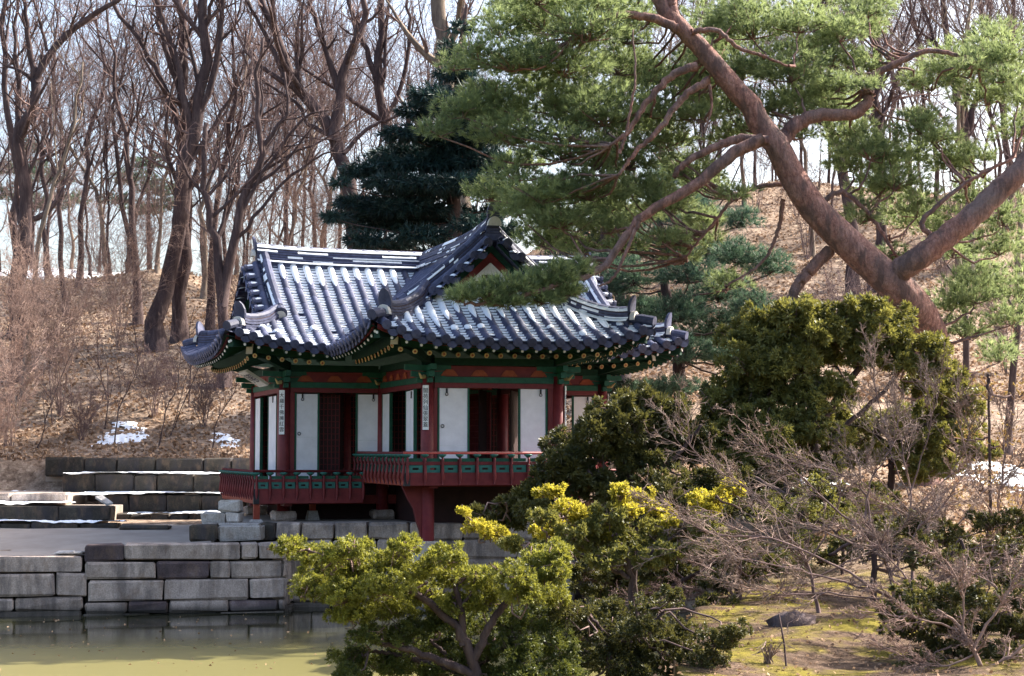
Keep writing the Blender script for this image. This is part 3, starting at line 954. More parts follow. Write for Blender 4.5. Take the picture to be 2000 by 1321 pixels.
for sk in ('ff', 'bf', 'bl', 'fl', 'br', 'fr'):
    s = SL[sk]
    n = int(round((s.lat[1] - s.lat[0]) / SP_))
    step = (s.lat[1] - s.lat[0]) / n
    for i in range(n + 1):
        a = s.lat[0] + i * step
        dm = float(s.dmax(np.array(a)))
        if i in (0, n) and sk != 'fl' and sk != 'fr': continue
        # the cover row
        dd = np.linspace(0.0, max(dm, 0.05), 60)
        pts = P3(sk, np.full(60, a), dd)
        seg = np.concatenate([[0], np.cumsum(np.linalg.norm(np.diff(pts, axis=0), axis=1))])
        Ltot = seg[-1]
        f = lambda x: np.array([np.interp(x, seg, pts[:, c]) for c in range(3)])
        x = -0.06; first = True
        while x < Ltot - 0.12 and dm > 0.1:
            p0 = f(max(x, 0)); p1 = f(min(x + 0.34, Ltot)); mid = (p0 + p1) / 2
            dirn = unit(p0 - p1)
            if x < 0: p0 = p0 + dirn * 0.06
            if not bool(hidden(sk, mid)):
                vis = sk in ('ff', 'bl') or (sk == 'bf' and a < 1.6)
                add_cover(p0, p0 + dirn, vis and sk != 'bl' or (sk == 'bl' and a < 7.5))
                if first and sk in ('ff', 'bf', 'bl', 'fl'):
                    inst('tile_end', TE, roof, frame(p0, p0 + dirn))
                    first = False
            x += 0.335
        # snow on the upper end of the cover row: a cap that thins out downhill
        top = f(Ltot)
        if sk in ('ff', 'bf') and dm > 0.5:
            Ls = (rt.uniform(0.35, 0.95) if sk == 'bf' else rt.uniform(0.8, 1.45))
            if sk == 'bf' and a < -2.3: Ls = 0
            Ls = min(Ls, Ltot - 0.35)
            runs = [(Ltot - 0.02, Ltot - Ls)] if Ls > 0.1 else []
            if rt.uniform() < 0.35 and Ltot - Ls > 0.6:
                c0 = rt.uniform(0.3, Ltot - Ls - 0.1); runs.append((c0, c0 - rt.uniform(0.1, 0.25)))
            for (sa, sb) in runs:
                K = 10; V = []; nn = 6
                off = rt.uniform(-0.45, 0.0)
                ok = True
                for k in range(K):
                    xx = sa + (sb - sa) * k / (K - 1)
                    p = f(xx); dr = unit(f(max(xx - 0.05, 0)) - f(min(xx + 0.05, Ltot)))
                    yy = unit(np.cross((0, 0, 1), dr)); zz = np.cross(dr, yy)
                    if bool(hidden(sk, p)): ok = False
                    wv = (1 - (k / (K - 1)) ** 4) * 0.85 + 0.1 * rt.uniform(-1, 1)
                    if k == K - 1: wv = 0.05
                    wv = max(wv, 0.05)
                    for j in range(nn + 1):
                        ang = math.pi / 2 + off + (j / nn - 0.5) * 2.3 * wv
                        th = 0.112 if 0 < j < nn else 0.09
                        V.append(p + yy * (-math.cos(ang) * th) + zz * (math.sin(ang) * th * 1.05 + 0.016))
                if ok:
                    q = [(k * (nn + 1) + j, (k + 1) * (nn + 1) + j, (k + 1) * (nn + 1) + j + 1, k * (nn + 1) + j + 1) for k in range(K - 1) for j in range(nn)]
                    snowt.add(V, q=q)
        # the pan tiles between this row and the next: overlapping steps with snow on each
        if i == n: continue
        a2 = a + step / 2
        dm = float(s.dmax(np.array(a2)))
        if dm < 0.08: continue
        dd = np.linspace(0.0, dm, 60)
        pts = P3(sk, np.full(60, a2), dd)
        seg = np.concatenate([[0], np.cumsum(np.linalg.norm(np.diff(pts, axis=0), axis=1))])
        Ltot = seg[-1]
        f = lambda x: np.array([np.interp(x, seg, pts[:, c]) for c in range(3)])
        x = 0.0; st = 0.122; k0 = True
        while x < Ltot - 0.03:
            lo = f(x); hi = f(min(x + st * 1.15, Ltot))
            dr = unit(lo - hi); yy = unit(np.cross((0, 0, 1), dr)); zz = np.cross(dr, yy)
            if not bool(hidden(sk, (lo + hi) / 2)):
                jt = rt.normal() * 0.004
                V = []
                for (pp, up) in ((lo, 0.052 + jt), (hi, 0.012), (lo, 0.018)):
                    for j in range(5):
                        y = (j / 4 - 0.5) * 0.27
                        V.append(pp + yy * y + zz * (up - 0.03 + 0.045 * (2 * y / 0.27) ** 2))
                q = [(j, j + 1, 5 + j + 1, 5 + j) for j in range(4)] + [(j + 1, j, 10 + j, 10 + j + 1) for j in range(4)]
                pan.add(V, q=q)
                fs = fieldsnow(lo, sk)
                if sk == 'ff': pr = 0.95 if x > 0.15 else 0.8
                elif sk == 'bf': pr = 0.96 if x > 0.7 else 0.86 - 0.25 * (x < 0.4)
                elif sk == 'bl': pr = 0.06
                else: pr = 0.55
                if sk == 'bf' and a < -3.2: pr = 0.55
                if rt.uniform() < (0.985 if vnoise(lo[0] * 0.9, lo[1] * 0.9 + i * 0.37, 5) * 0.5 < (pr - 0.5) * 3.2 - 0.1 else 0.06):
                    sw = 0.11 * rt.uniform(0.8, 1.05); sh = rt.normal() * 0.012
                    q0 = lo + dr * -0.02 + (hi - lo) * 0.0; e0 = rt.uniform(0.78, 0.9)
                    V = []
                    for kk, (tq, hgt) in enumerate(((0.12, 0.03), (0.24, 0.046), (e0, 0.03))):
                        pp = lo + (hi - lo) * tq
                        for j in range(5):
                            y = sh + (j / 4 - 0.5) * 2 * sw * (0.85 if kk == 0 else 1)
                            V.append(pp + yy * y + zz * (0.052 - 0.04 * tq - 0.03 + 0.045 * (2 * y / 0.27) ** 2 + hgt * (0.35 + 0.65 * math.sin(math.pi * j / 4) ** 0.5) - (0.022 if kk == 0 else 0)))
                    q = [(kk * 5 + j, kk * 5 + j + 1, kk * 5 + 6 + j, kk * 5 + 5 + j) for kk in range(2) for j in range(4)]
                    snowr.add(V, q=q)
                if k0:
                    inst('eave_tile', LIP, roof, frame(lo + dr * 0.03 + np.array((0, 0, 0.01)), lo + dr))
            k0 = False
            x += st
o = pan.build('pan_tiles', MT['tile'], roof); o['kind'] = 'stuff'
o = spare.build('more_cover_tiles', MT['tile'], roof, smooth=True); o['kind'] = 'stuff'
o = snowr.build('pan_snow', MT['snow'], roof, smooth=True); o['kind'] = 'stuff'
o = snowt.build('ridge_row_snow', MT['snow'], roof, smooth=True); o['kind'] = 'stuff'

# ---------------------------------------------------------------- ridges
def resample(pts, n):
    pts = np.array(pts, float)
    sg = np.concatenate([[0], np.cumsum(np.linalg.norm(np.diff(pts, axis=0), axis=1))])
    x = np.linspace(0, sg[-1], n)
    return np.stack([np.interp(x, sg, pts[:, c]) for c in range(3)], -1)


def ridge(name, pts, h=0.36, w=0.17, layers=5, snowside=None, snowp=0.5, capseg=0.32, finial=(), matl=None, cream=False):
    """a stacked tile ridge along pts (surface level): thin tile layers and a round cap"""
    pts = resample(pts, max(10, int(np.sum(np.linalg.norm(np.diff(np.array(pts), axis=0), axis=1)) / 0.12)))
    T = np.gradient(pts, axis=0); T[:, 2] = 0
    T = unit(T); S = np.stack([-T[:, 1], T[:, 0], 0 * T[:, 0]], -1)
    m = MB(); N = len(pts); Z = np.array((0, 0, 1.0))
    lh = h / layers
    tm = MT['tile']
    for k in range(layers):
        ww = w * (1.0 if k % 2 == 0 else 0.88) * (1.15 if k == 0 else 1)
        jit = rt.normal(size=N) * 0.004
        z0 = -0.1 if k == 0 else k * lh
        z1 = (k + 1) * lh - 0.012
        ring = [pts + S * ww + Z * z0, pts + S * (ww + jit)[:, None] + Z * z1, pts - S * (ww + jit)[:, None] + Z * z1, pts - S * ww + Z * z0]
        V = np.stack(ring, 1).reshape(-1, 3)
        i = np.arange(N - 1)[:, None] * 4; j = np.arange(4)[None, :]
        q = np.stack([i + j, i + 4 + j, i + 4 + (j + 1) % 4, i + (j + 1) % 4], -1).reshape(-1, 4)
        m.add(V, q=np.concatenate([q, [[0, 1, 2, 3], [4 * N - 1, 4 * N - 2, 4 * N - 3, 4 * N - 4]]]))
        ww2 = w * 0.8
        ring = [pts + S * ww2 + Z * (z1 - 0.004), pts + S * ww2 + Z * (z1 + 0.016), pts - S * ww2 + Z * (z1 + 0.016), pts - S * ww2 + Z * (z1 - 0.004)]
        m.add(np.stack(ring, 1).reshape(-1, 3), q=q, m=1)
    o = m.build(name, [tm, MT['dark']], roof)
    # round cap tiles on top, each its own piece
    L = np.concatenate([[0], np.cumsum(np.linalg.norm(np.diff(pts, axis=0), axis=1))])
    f = lambda x: np.array([np.interp(x, L, pts[:, c]) for c in range(3)])
    x = 0.0
    capm = MB()
    while x < L[-1] - 0.05:
        a, b_ = f(x), f(min(x + capseg, L[-1]))
        d = unit(b_ - a)
        capm_ = MB()
        capm_.tubes(np.array([[a + Z * (h + 0.025), b_ + Z * (h + 0.025) - d * 0.012]]), np.array([[0.105, 0.098]]), 9)
        capm_.build('ridge_cap', tm, o, smooth=False)
        x += capseg
    # snow strips on the ledges of one side
    if snowside is not None:
        sm = MB()
        for k in range(layers + 1):
            pr = snowp * (1.5 if k in (0, layers) else 0.5)
            on = vnoise(L * 1.3 + k * 7.3, L * 0 + k * 3.1, 33 + k) * 0.5 + pr > 0.5
            if k == layers:
                offs = (0.125, 0.06); z0 = h + 0.035
            elif k == 0:
                offs = (w + 0.1, w * 1.1); z0 = 0.06
            else:
                offs = (w * 1.03, w * 0.86); z0 = k * lh + 0.004
            A = pts + S * snowside * offs[0] + Z * z0; B = pts + S * snowside * offs[1] + Z * (z0 + (0.07 if k == layers else 0.035))
            C = pts + S * snowside * offs[0] + Z * (z0 - 0.02)
            V = np.stack([C, A, B], 1).reshape(-1, 3)
            i = (np.arange(N - 1) * 3)[on[:-1]]
            if len(i):
                q = np.concatenate([np.stack([i, i + 3, i + 4, i + 1], -1), np.stack([i + 1, i + 4, i + 5, i + 2], -1)])
                sm.add(V, q=q)
        if sm.n: 
            sm.build('ridge_snow', MT['snow'], o)
    return o, pts, h


def finial(p, d, parent, s=1.0, hh=0.0, white=True):
    """ridge end: a dark upright leaf-shaped tile over a plaster half disc; d points outward"""
    d = unit(np.array((d[0], d[1], 0.0))); sd = np.array((-d[1], d[0], 0)); Z = np.array((0, 0, 1.0))
    m = MB()
    prof_ = [(-0.13, 0.0), (-0.15, 0.1), (-0.14, 0.2), (-0.1, 0.3), (-0.03, 0.37), (0.03, 0.37), (0.1, 0.3), (0.14, 0.2), (0.15, 0.1), (0.13, 0.0)]
    V = []
    for off in (0.0, -0.06):
        for (x, z) in prof_:
            V.append(p + d * (off + 0.25 * z * z * 2 + 0.05) * s + sd * x * s + Z * (z * s + hh + 0.06))
    n = len(prof_)
    q = [(k, k + 1, n + k + 1, n + k) for k in range(n - 1)]
    t = [(0, k + 1, k) for k in range(1, n - 1)] + [(n, n + k, n + k + 1) for k in range(1, n - 1)]
    m.add(V, q=q, t=t)
    m.build('ridge_end_tile', MT['tile'], parent)
    if white:
        w_ = MB(); V = []
        for off in (0.1, 0.0):
            for k in range(9):
                a = math.pi * k / 8
                V.append(p + d * (off + 0.04) * s + sd * math.cos(a) * 0.155 * s + Z * (math.sin(a) * 0.2 * s + hh - 0.1))
        q = [(k, k + 1, 9 + k + 1, 9 + k) for k in range(8)]
        t = [(0, k + 1, k) for k in range(1, 8)]
        w_.add(V, q=q, t=t)
        w_.build('plaster_disc', MT['plaster'], parent, smooth=False)


# main ridge, its ends lifted
us = np.linspace(GU0 - 0.2, GU1 + 0.2, 40)
pts = np.stack([us, us * 0 + VC, zB(us, us * 0 + VC) - 0.03], -1)
o, pp, hh = ridge('main_ridge', pts, 0.36, 0.16, 6, -1, 0.75)
finial(pp[0], (-1, 0, 0), o, 0.85, hh - 0.1); finial(pp[-1], (1, 0, 0), o, 0.85, hh - 0.1)
vs = np.linspace(GV - 0.06, VC - 0.2, 30)
pts = np.stack([vs * 0 + FC, vs, zF(vs * 0 + FC, vs) - 0.03], -1)
o, pp, hh = ridge('front_ridge', pts, 0.36, 0.16, 6, 1, 0.3)
finial(pp[0], (0, -1, 0), o, 1.0, hh - 0.06)
# descending ridges beside the gables
def desc(name, us, vs, zf, side, sp, end, fin=True):
    p = np.stack([us, vs, zf(us, vs) - 0.03], -1)
    o, pp, hh = ridge(name, p, 0.28, 0.13, 4, side, sp)
    if fin:
        m = MB()      # the round mouth of the lower end
        e_ = pp[-1]; d = unit(pp[-1] - pp[-2])
        m.tubes(np.array([[e_ + np.array((0, 0, 0.22)) - d * 0.05, e_ + np.array((0, 0, 0.22)) + d * 0.14]]), np.array([[0.15, 0.16]]), 12)
        m.build('ridge_mouth', [MT['tile']], o)
        m2 = MB(); c = e_ + np.array((0, 0, 0.17)) + d * 0.15
        m2.tubes(np.array([[c - d * 0.02, c]]), np.array([[0.12, 0.12]]), 12)
        m2.build('plaster_disc', MT['plaster'], o)
    return o


uu = np.linspace(FC - 0.1, -0.42, 24)
desc('descending_ridge', uu, uu * 0 + GV + 0.12, zF, 1, 0.55, None)
uu = np.linspace(FC + 0.1, 3.32, 24)
desc('descending_ridge', uu, uu * 0 + GV + 0.12, zF, -1, 0.7, None)
vv = np.linspace(VC - 0.1, P - 0.25, 24)
desc('descending_ridge', vv * 0 + GU0 - 0.02, vv, zB, -1, 0.75, None)
desc('descending_ridge', vv * 0 + GU1 + 0.02, vv, zB, -1, 0.9, None)
vv = np.linspace(VC + 0.1, V1 + 0.25, 24)
desc('descending_ridge', vv * 0 + GU0 - 0.02, vv, zB, 1, 0.3, None)
# hip ridges towards the corners
def hip(u0, v0, u1, v1, zf, side, sp):
    k = np.linspace(0, 1, 14)
    u = u0 + (u1 - u0) * k; v = v0 + (v1 - v0) * k
    z = zf(u, v) - 0.03 + 0.1 * k ** 3
    o, pp, hh = ridge('hip_ridge', np.stack([u, v, z], -1), 0.24, 0.13, 4, side, sp, 0.26)
    d = pp[-1] - pp[-2]
    finial(pp[-1], d, o, 1.0, hh - 0.08)
    # the lower tongue: one long cover tile from the ridge end to the very corner
    cu, cv = u1 + (u1 - u0) * 0.34, v1 + (v1 - v0) * 0.34
    m = MB(); zc = float(zf(np.array(cu), np.array(cv))) + 0.1
    m.tubes(np.array([[(u1, v1, pp[-1][2] + 0.1), ((u1 + cu) / 2, (v1 + cv) / 2, (pp[-1][2] + zc) / 2 + 0.06), (cu, cv, zc - 0.02)]]), np.array([[0.1, 0.105, 0.11]]), 10)
    m.build('corner_tile', MT['tile'], o)
    return o


e = 0.4
hip(-0.05, -0.05, FU0 + e, FV0 + e, zF, 1, 0.1)
hip(Wf + 0.05, -0.05, FU1 - e, FV0 + e, zF, -1, 0.9)
hip(GU0, V0 - 0.15, BU0 + e, BV0 + e, zB, 1, 0.1)
hip(GU0, V1 + 0.15, BU0 + e, BV1 - e, zB, -1, 0.9)
hip(GU1, V0 - 0.15, BU1 - e, BV0 + e, zB, -1, 0.9)
hip(GU1, V1 + 0.15, BU1 - e, BV1 - e, zB, 1, 0.5)

# verge tiles at the gables: short rows that point out of the gable
verge = MB()
def verges(fix, axis, out, c, run, zf, ds):
    """tiles along a gable edge; axis 0: the gable looks along u, 1: along v"""
    for sgn in ds:
        d = 0.22
        while d < run:
            other = c + sgn * d
            uv = (fix, other) if axis == 0 else (other, fix)
            z = float(zf(np.array(uv[0]), np.array(uv[1])))
            p = np.array((uv[0], uv[1], z + 0.01))
            dirn = np.array((out, 0, -0.16)) if axis == 0 else np.array((0, out, -0.16))
            p0 = p + unit(dirn) * 0.3
            M = frame(p0, p0 + dirn)
            inst('verge_tile', CT, roof, M)
            inst('tile_end', TE, roof, M)
            # half-moon lip between
            uv2 = (fix, other + sgn * 0.15) if axis == 0 else (other + sgn * 0.15, fix)
            z2 = float(zf(np.array(uv2[0]), np.array(uv2[1])))
            q0 = np.array((uv2[0], uv2[1], z2 - 0.015)) + unit(dirn) * 0.34
            inst('eave_tile', LIP, roof, frame(q0, q0 + dirn))
            pb = np.array((uv2[0], uv2[1], z2 - 0.02))
            sd = np.array((0, 1.0, 0)) if axis == 0 else np.array((1.0, 0, 0))
            zs = (float(zf(np.array(uv[0]), np.array(uv[1]))) - z2) / 0.15
            V = []
            for (pp_, ) in ((pb - unit(dirn) * 0.05,), (pb + unit(dirn) * 0.36,)):
                for j in range(5):
                    y = (j / 4 - 0.5) * 0.28
                    V.append(pp_ + sd * y + np.array((0, 0, -sgn * y * zs * 0.9 + 0.04 * (2 * y / 0.28) ** 2)))
            verge.add(V, q=[(j, j + 1, 6 + j, 5 + j) for j in range(4)])
            # snow blobs
            if rt.uniform() < 0.95:
                for (pc, ln, wd, up) in ((p0 - unit(dirn) * 0.1, 0.24, 0.06, 0.09), (q0 - unit(dirn) * 0.12, 0.22, 0.085, 0.02)):
                    V = []
                    for i_ in range(5):
                        for j in range(5):
                            x_ = (i_ / 4 - .5) * ln; y_ = (j / 4 - .5) * 2 * wd * math.sqrt(max(0.05, 1 - (2 * x_ / ln) ** 2))
                            hh_ = 0.045 * max(0, 1 - (2 * x_ / ln) ** 2 * 0.9) * (1 - (j / 2 - 1) ** 2)
                            V.append(pc + unit(dirn) * x_ + sd * (y_ - sgn * 0.02) + np.array((0, 0, up + hh_ - 0.01)))
                    verge_s.add(V, q=[(i_ * 5 + j, i_ * 5 + j + 1, i_ * 5 + 6 + j, i_ * 5 + 5 + j) for i_ in range(4) for j in range(4)])
            d += 0.3


verge_s = MB()
verges(GV - 0.12, 1, -1, FC, 1.95, zF, (-1, 1))
verges(GU0 - 0.2, 0, -1, VC, 1.95, zB, (-1, 1))
verges(GU1 + 0.2, 0, 1, VC, 1.95, zB, (-1,))
o = verge.build('verge_pan', MT['tile'], roof); o['kind'] = 'stuff'
o = verge_s.build('verge_snow', MT['snow'], roof, smooth=True); o['kind'] = 'stuff'

# gable walls
def gable(pts3, name='gable_wall', matl='red'):
    b = MB(); n = len(pts3); V = list(pts3)
    b.add(V, t=[(0, k, k + 1) for k in range(1, n - 1)])
    return b.build(name, MT[matl], pav)


uu = np.linspace(FC - 2.0, FC + 2.0, 21)
zz = zF(uu, uu * 0 + 0.3) - 0.12
gv = GV + 0.16
bm = MB()
for k in range(20):
    bm.hexa([(uu[k], gv, 6.2), (uu[k + 1], gv, 6.2), (uu[k + 1], gv + 0.06, 6.2), (uu[k], gv + 0.06, 6.2), (uu[k], gv, max(zz[k], 6.22)), (uu[k + 1], gv, max(zz[k + 1], 6.22)), (uu[k + 1], gv + 0.06, max(zz[k + 1], 6.22)), (uu[k], gv + 0.06, max(zz[k], 6.22))])
gw = bm.build('gable_wall', MT['red'], pav)
bb = MB()      # barge board
for k in range(20):
    for (z0, z1) in ((-0.2, -0.04),):
        bb.hexa([(uu[k], gv - 0.09, zz[k] + z0), (uu[k + 1], gv - 0.09, zz[k + 1] + z0), (uu[k + 1], gv - 0.03, zz[k + 1] + z0), (uu[k], gv - 0.03, zz[k] + z0),
                 (uu[k], gv - 0.09, zz[k] + z1), (uu[k + 1], gv - 0.09, zz[k + 1] + z1), (uu[k + 1], gv - 0.03, zz[k + 1] + z1), (uu[k], gv - 0.03, zz[k] + z1)])
bb.build('barge_board', MT['dkgreen'], gw)
vt = MB()      # the white triangular vent with its dark slots
za, zb_, hw = 7.33, 6.78, 0.62
vt.hexa([(FC - hw, gv - 0.05, zb_), (FC + hw, gv - 0.05, zb_), (FC + hw, gv - 0.002, zb_), (FC - hw, gv - 0.002, zb_), (FC - 0.01, gv - 0.05, za), (FC + 0.01, gv - 0.05, za), (FC + 0.01, gv - 0.002, za), (FC - 0.01, gv - 0.002, za)])
vo = vt.build('gable_vent', MT['white'], gw)
for (z0, z1, parts) in ((6.99, 7.07, ((-0.98, 0.98),)), (6.84, 6.93, ((-0.95, -0.3), (-0.22, 0.25), (0.33, 0.95)))):
    hw_ = hw * (za - z1 - 0.08) / (za - zb_)
    for (f0, f1) in parts:
        s_ = MB(); s_.box((FC + f0 * hw_, gv - 0.056, z0), (FC + f1 * hw_, gv - 0.04, z1)); s_.build('vent_slot', MT['dark'], vo)
vv = np.linspace(VC - 2.0, VC + 2.0, 21); zz = zB(vv * 0 + GU0, vv) - 0.12
for (gu, sg) in ((GU0 + 0.16, -1), (GU1 - 0.16, 1)):
    bm = MB()
    for k in range(20):
        bm.hexa([(gu, vv[k], 6.0), (gu + 0.06, vv[k], 6.0), (gu + 0.06, vv[k + 1], 6.0), (gu, vv[k + 1], 6.0), (gu, vv[k], max(zz[k], 6.02)), (gu + 0.06, vv[k], max(zz[k], 6.02)), (gu + 0.06, vv[k + 1], max(zz[k + 1], 6.02)), (gu, vv[k + 1], max(zz[k + 1], 6.02))])
    bm.build('gable_wall', MT['red'], pav)

# ---------------------------------------------------------------- eaves: boards and rafters
def box_mesh(name, lo, hi, matl):
    b = MB(); b.box(lo, hi); return b.mesh(name, matl)


FR = MB(); FR.box((-0.95, -0.036, -0.045), (0, 0.036, 0.045), 0)
FR.tubes(np.array([[(0.0, 0, 0), (0.012, 0, 0)]]), np.array([[0.03, 0.03]]), 8, 1)
FR = FR.mesh('flying_rafter', [MT['dkgreen'], MT['white']])
RR = MB(); RR.tubes(np.array([[(-1.5, 0, 0), (0, 0, 0)]]), np.array([[0.058, 0.056]]), 10, 0)
RR.tubes(np.array([[(0.0, 0, 0), (0.012, 0, 0)]]), np.array([[0.055, 0.05]]), 10, 1)
RR.tubes(np.array([[(0.012, 0, 0), (0.018, 0, 0)]]), np.array([[0.026, 0.02]]), 8, 2)
RR = RR.mesh('round_rafter', [MT['dkgreen'], MT['ochre'], MT['orange']])
for sk in ('ff', 'bf', 'bl', 'fl', 'fr', 'br'):
    s = SL[sk]
    n = int(round((s.lat[1] - s.lat[0]) / SP_)); step = (s.lat[1] - s.lat[0]) / n
    for i in range(n):
        a = s.lat[0] + (i + 0.5) * step
        dm = float(s.dmax(np.array(a)))
        pe = P3(sk, np.array(a), np.array(0.12))
        if bool(hidden(sk, pe)): continue
        lo_, hi_ = s.lat[0], s.lat[1]
        sg = 1 if a - lo_ < hi_ - a else -1
        k = (1.5 - dm) / 1.5 * 0.75 if dm < 1.5 else 0.0      # near the corners the rafters fan out
        p0 = P3(sk, np.array(a), np.array(0.12), -0.23)
        q1 = P3(sk, np.array(a + sg * k * 0.6), np.array(min(0.72, max(dm + k * 0.6, 0.3))), -0.23)
        q1[2] = max(q1[2], p0[2] + 0.12)
        inst('flying_rafter', FR, pav, frame(p0, p0 + (p0 - q1)))
        if dm > 0.62:
            p0 = P3(sk, np.array(a), np.array(0.62), -0.58)
            q1 = P3(sk, np.array(a + sg * k * 0.6), np.array(1.22)); q1[2] = p0[2] + 0.15
            inst('round_rafter', RR, pav, frame(p0, p0 + (p0 - q1)))
    # soffit boards over the round rafters
    sf = MB()
    A, T = np.meshgrid(np.linspace(s.lat[0] + 0.6, s.lat[1] - 0.6, 60), np.linspace(0, 1, 6))
    dmx = np.minimum(s.dmax(A), 1.9)
    D = 0.64 + T * np.maximum(dmx - 0.64, 0)
    pp_ = P3(sk, A, D)
    pp_[..., 2] = P3(sk, A, 0 * A + 0.62)[..., 2] - 0.52 + 0.25 * (D - 0.62)
    kp = ~hidden(sk, P3(sk, A, 0 * A + 0.3)); kp = kp[:-1, :-1] & kp[1:, 1:]
    ii = (np.arange(5)[:, None] * 60 + np.arange(59)[None, :])[kp]
    sf.add(pp_.reshape(-1, 3), q=np.stack([ii, ii + 1, ii + 61, ii + 60], -1))
    sf.build('soffit_board', MT['dkgreen'], pav, smooth=True)
    # the boards that run along the eave
    eb, eg1, eg2 = MB(), MB(), MB()
    lat = np.linspace(s.lat[0] + 0.05, s.lat[1] - 0.05, 60)
    for (d0, z0, z1, w_, tgt) in ((0.06, -0.155, -0.05, 0.05, eb), (0.2, -0.185, -0.15, 0.1, eg1), (0.66, -0.53, -0.3, 0.05, eg2)):
        keep = (s.dmax(lat) > d0) & ~hidden(sk, P3(sk, lat, lat * 0 + d0))
        p = P3(sk, lat, lat * 0 + d0); p2 = P3(sk, lat, lat * 0 + d0 + w_)
        Zv = np.array((0, 0, 1.0))
        for k in range(59):
            if keep[k] and keep[k + 1]:
                tgt.hexa([p[k] + Zv * z0, p[k + 1] + Zv * z0, p2[k + 1] + Zv * z0, p2[k] + Zv * z0, p[k] + Zv * z1, p[k + 1] + Zv * z1, p2[k + 1] + Zv * z1, p2[k] + Zv * z1])
    for (mb_, nm_, ma_) in ((eb, 'eave_board', 'red'), (eg1, 'eave_batten', 'dkgreen'), (eg2, 'eave_batten', 'dkgreen')):
        if mb_.n: mb_.build(nm_, MT[ma_], pav)['kind'] = 'stuff'
# corner beams under the hips, with a pale emblem on the end
for (cu, cv, du, dv, zf) in ((0, 0, -1, -1, zF), (Wf, 0, 1, -1, zF), (U0, V0, -1, -1, zB), (U1, V0, 1, -1, zB), (U0, V1, -1, 1, zB), (U1, V1, 1, 1, zB)):
    b = MB()
    zc = float(zf(np.array(cu + du * 1.48), np.array(cv + dv * 1.48))) - 0.3
    zm = float(zf(np.array(cu + du * 0.9), np.array(cv + dv * 0.9))) - 0.42
    b.bar((cu - du * .1, cv - dv * .1, 5.22), (cu + du * 0.95, cv + dv * 0.95, zm), 0.16, 0.2, 0)
    b.bar((cu + du * 0.5, cv + dv * 0.5, zm + 0.16), (cu + du * 1.45, cv + dv * 1.45, zc + 0.02), 0.13, 0.15, 0)
    o = b.build('corner_beam', MT['dkgreen'], pav)
    b = MB(); b.bar((cu + du * 0.95, cv + dv * 0.95, zm), (cu + du * 0.965, cv + dv * 0.965, zm + 0.003), 0.17, 0.22)
    b.build('beam_emblem', MT['plaster'], o)

# ---------------------------------------------------------------- frame: posts, beams, friezes
posts = {'A': (0, 0), 'B': (Wf, 0), 'C': (0, P), 'D': (Wf, P), 'E': (U0, P), 'F': (U1, P), 'G': (U0, V1), 'H': (U1, V1), 'I': (0, V1), 'J': (Wf, V1)}
for k, (u, v) in posts.items():
    b = MB()
    zlow = 1.44 if k in 'AB' else 1.95
    b.tubes(np.array([[(u, v, zlow), (u, v, 3.0), (u, v, 4.9)]]), np.array([[0.145, 0.145, 0.135]]), 16)
    b.build('post', MT['red'], pav, smooth=True)
    st_ = stone_mesh(0.52, 0.5, 0.22 if k not in 'AB' else 1.6, 0.04, 0.01).mesh('base_stone', MT['palestone'] if k in 'AB' else MT['stone'])
    inst('base_stone', st_, pav, Matrix.Translation((u, v, (1.74 if k not in 'AB' else -0.16))))
    # carved brackets at the post head
    b = MB()
    for (du, dv) in ((-1, 0), (1, 0), (0, -1), (0, 1)):
        for j, (z0, z1, ln) in enumerate(((4.98, 5.1, 0.5), (4.84, 4.96, 0.36), (4.72, 4.82, 0.24))):
            b.bar((u, v, (z0 + z1) / 2), (u + du * ln, v + dv * ln, (z0 + z1) / 2 + 0.02), 0.11, z1 - z0)
    b.build('post_bracket', MT['green'], pav)
    cd = np.array((-1, -1)) if k in 'ACE' else np.array((1, -1)) if k in 'BDF' else np.array((-1, 1))
    b = MB()
    cdu = cd / math.sqrt(2)
    b.tubes(np.array([[(u + cdu[0] * .14, v + cdu[1] * .14, 4.86), (u + cdu[0] * .26, v + cdu[1] * .26, 4.84), (u + cdu[0] * .36, v + cdu[1] * .36, 4.93)]]), np.array([[0.05, 0.035, 0.012]]), 6)
    b.build('bracket_tongue', MT['ochre'], pav)

walls = [('A', 'B'), ('C', 'A'), ('B', 'D'), ('E', 'C'), ('D', 'F'), ('G', 'E'), ('F', 'H'), ('G', 'I'), ('I', 'J'), ('J', 'H')]
for (k0, k1) in walls:
    p0 = np.array(posts[k0]); p1 = np.array(posts[k1]); d = unit(p1 - p0)
    out = np.array((d[1], -d[0]))
    a = p0 + d * 0.13; c = p1 - d * 0.13
    def beam(name, z0, z1, w_, matl, off=0.0, tr=0.0):
        b = MB(); q0 = a + out * off + d * tr; q1 = c + out * off - d * tr
        b.bar((*q0, (z0 + z1) / 2), (*q1, (z0 + z1) / 2), w_, z1 - z0)
        return b.build(name, MT[matl], pav)
    beam('lintel', 4.635, 4.738, 0.16, 'red')
    beam('head_beam', 4.742, 4.866, 0.2, 'green')
    fz = beam('frieze_board', 4.87, 5.1, 0.1, 'red')
    beam('purlin', 5.11, 5.26, 0.2, 'dkgreen')
    Ln = np.linalg.norm(c - a); n = max(2, int(round(Ln / 0.62)))
    for j in range(n):
        m_ = a + d * Ln * (j + 0.5) / n + out * 0.055
        b = MB()
        V = []
        for off in (0.0, 0.016):
            for (x, z) in ((-0.19, 4.885), (0.19, 4.885), (0.13, 4.97), (0.07, 5.02), (-0.07, 5.02), (-0.13, 4.97)):
                V.append((*(m_ + d * x + out * off), z))
        b.add(V, q=[(k, (k + 1) % 6, 6 + (k + 1) % 6, 6 + k) for k in range(6)] + [(6, 7, 8, 11), (11, 8, 9, 10)])
        b.build('frieze_ornament', MT['orange'], fz)
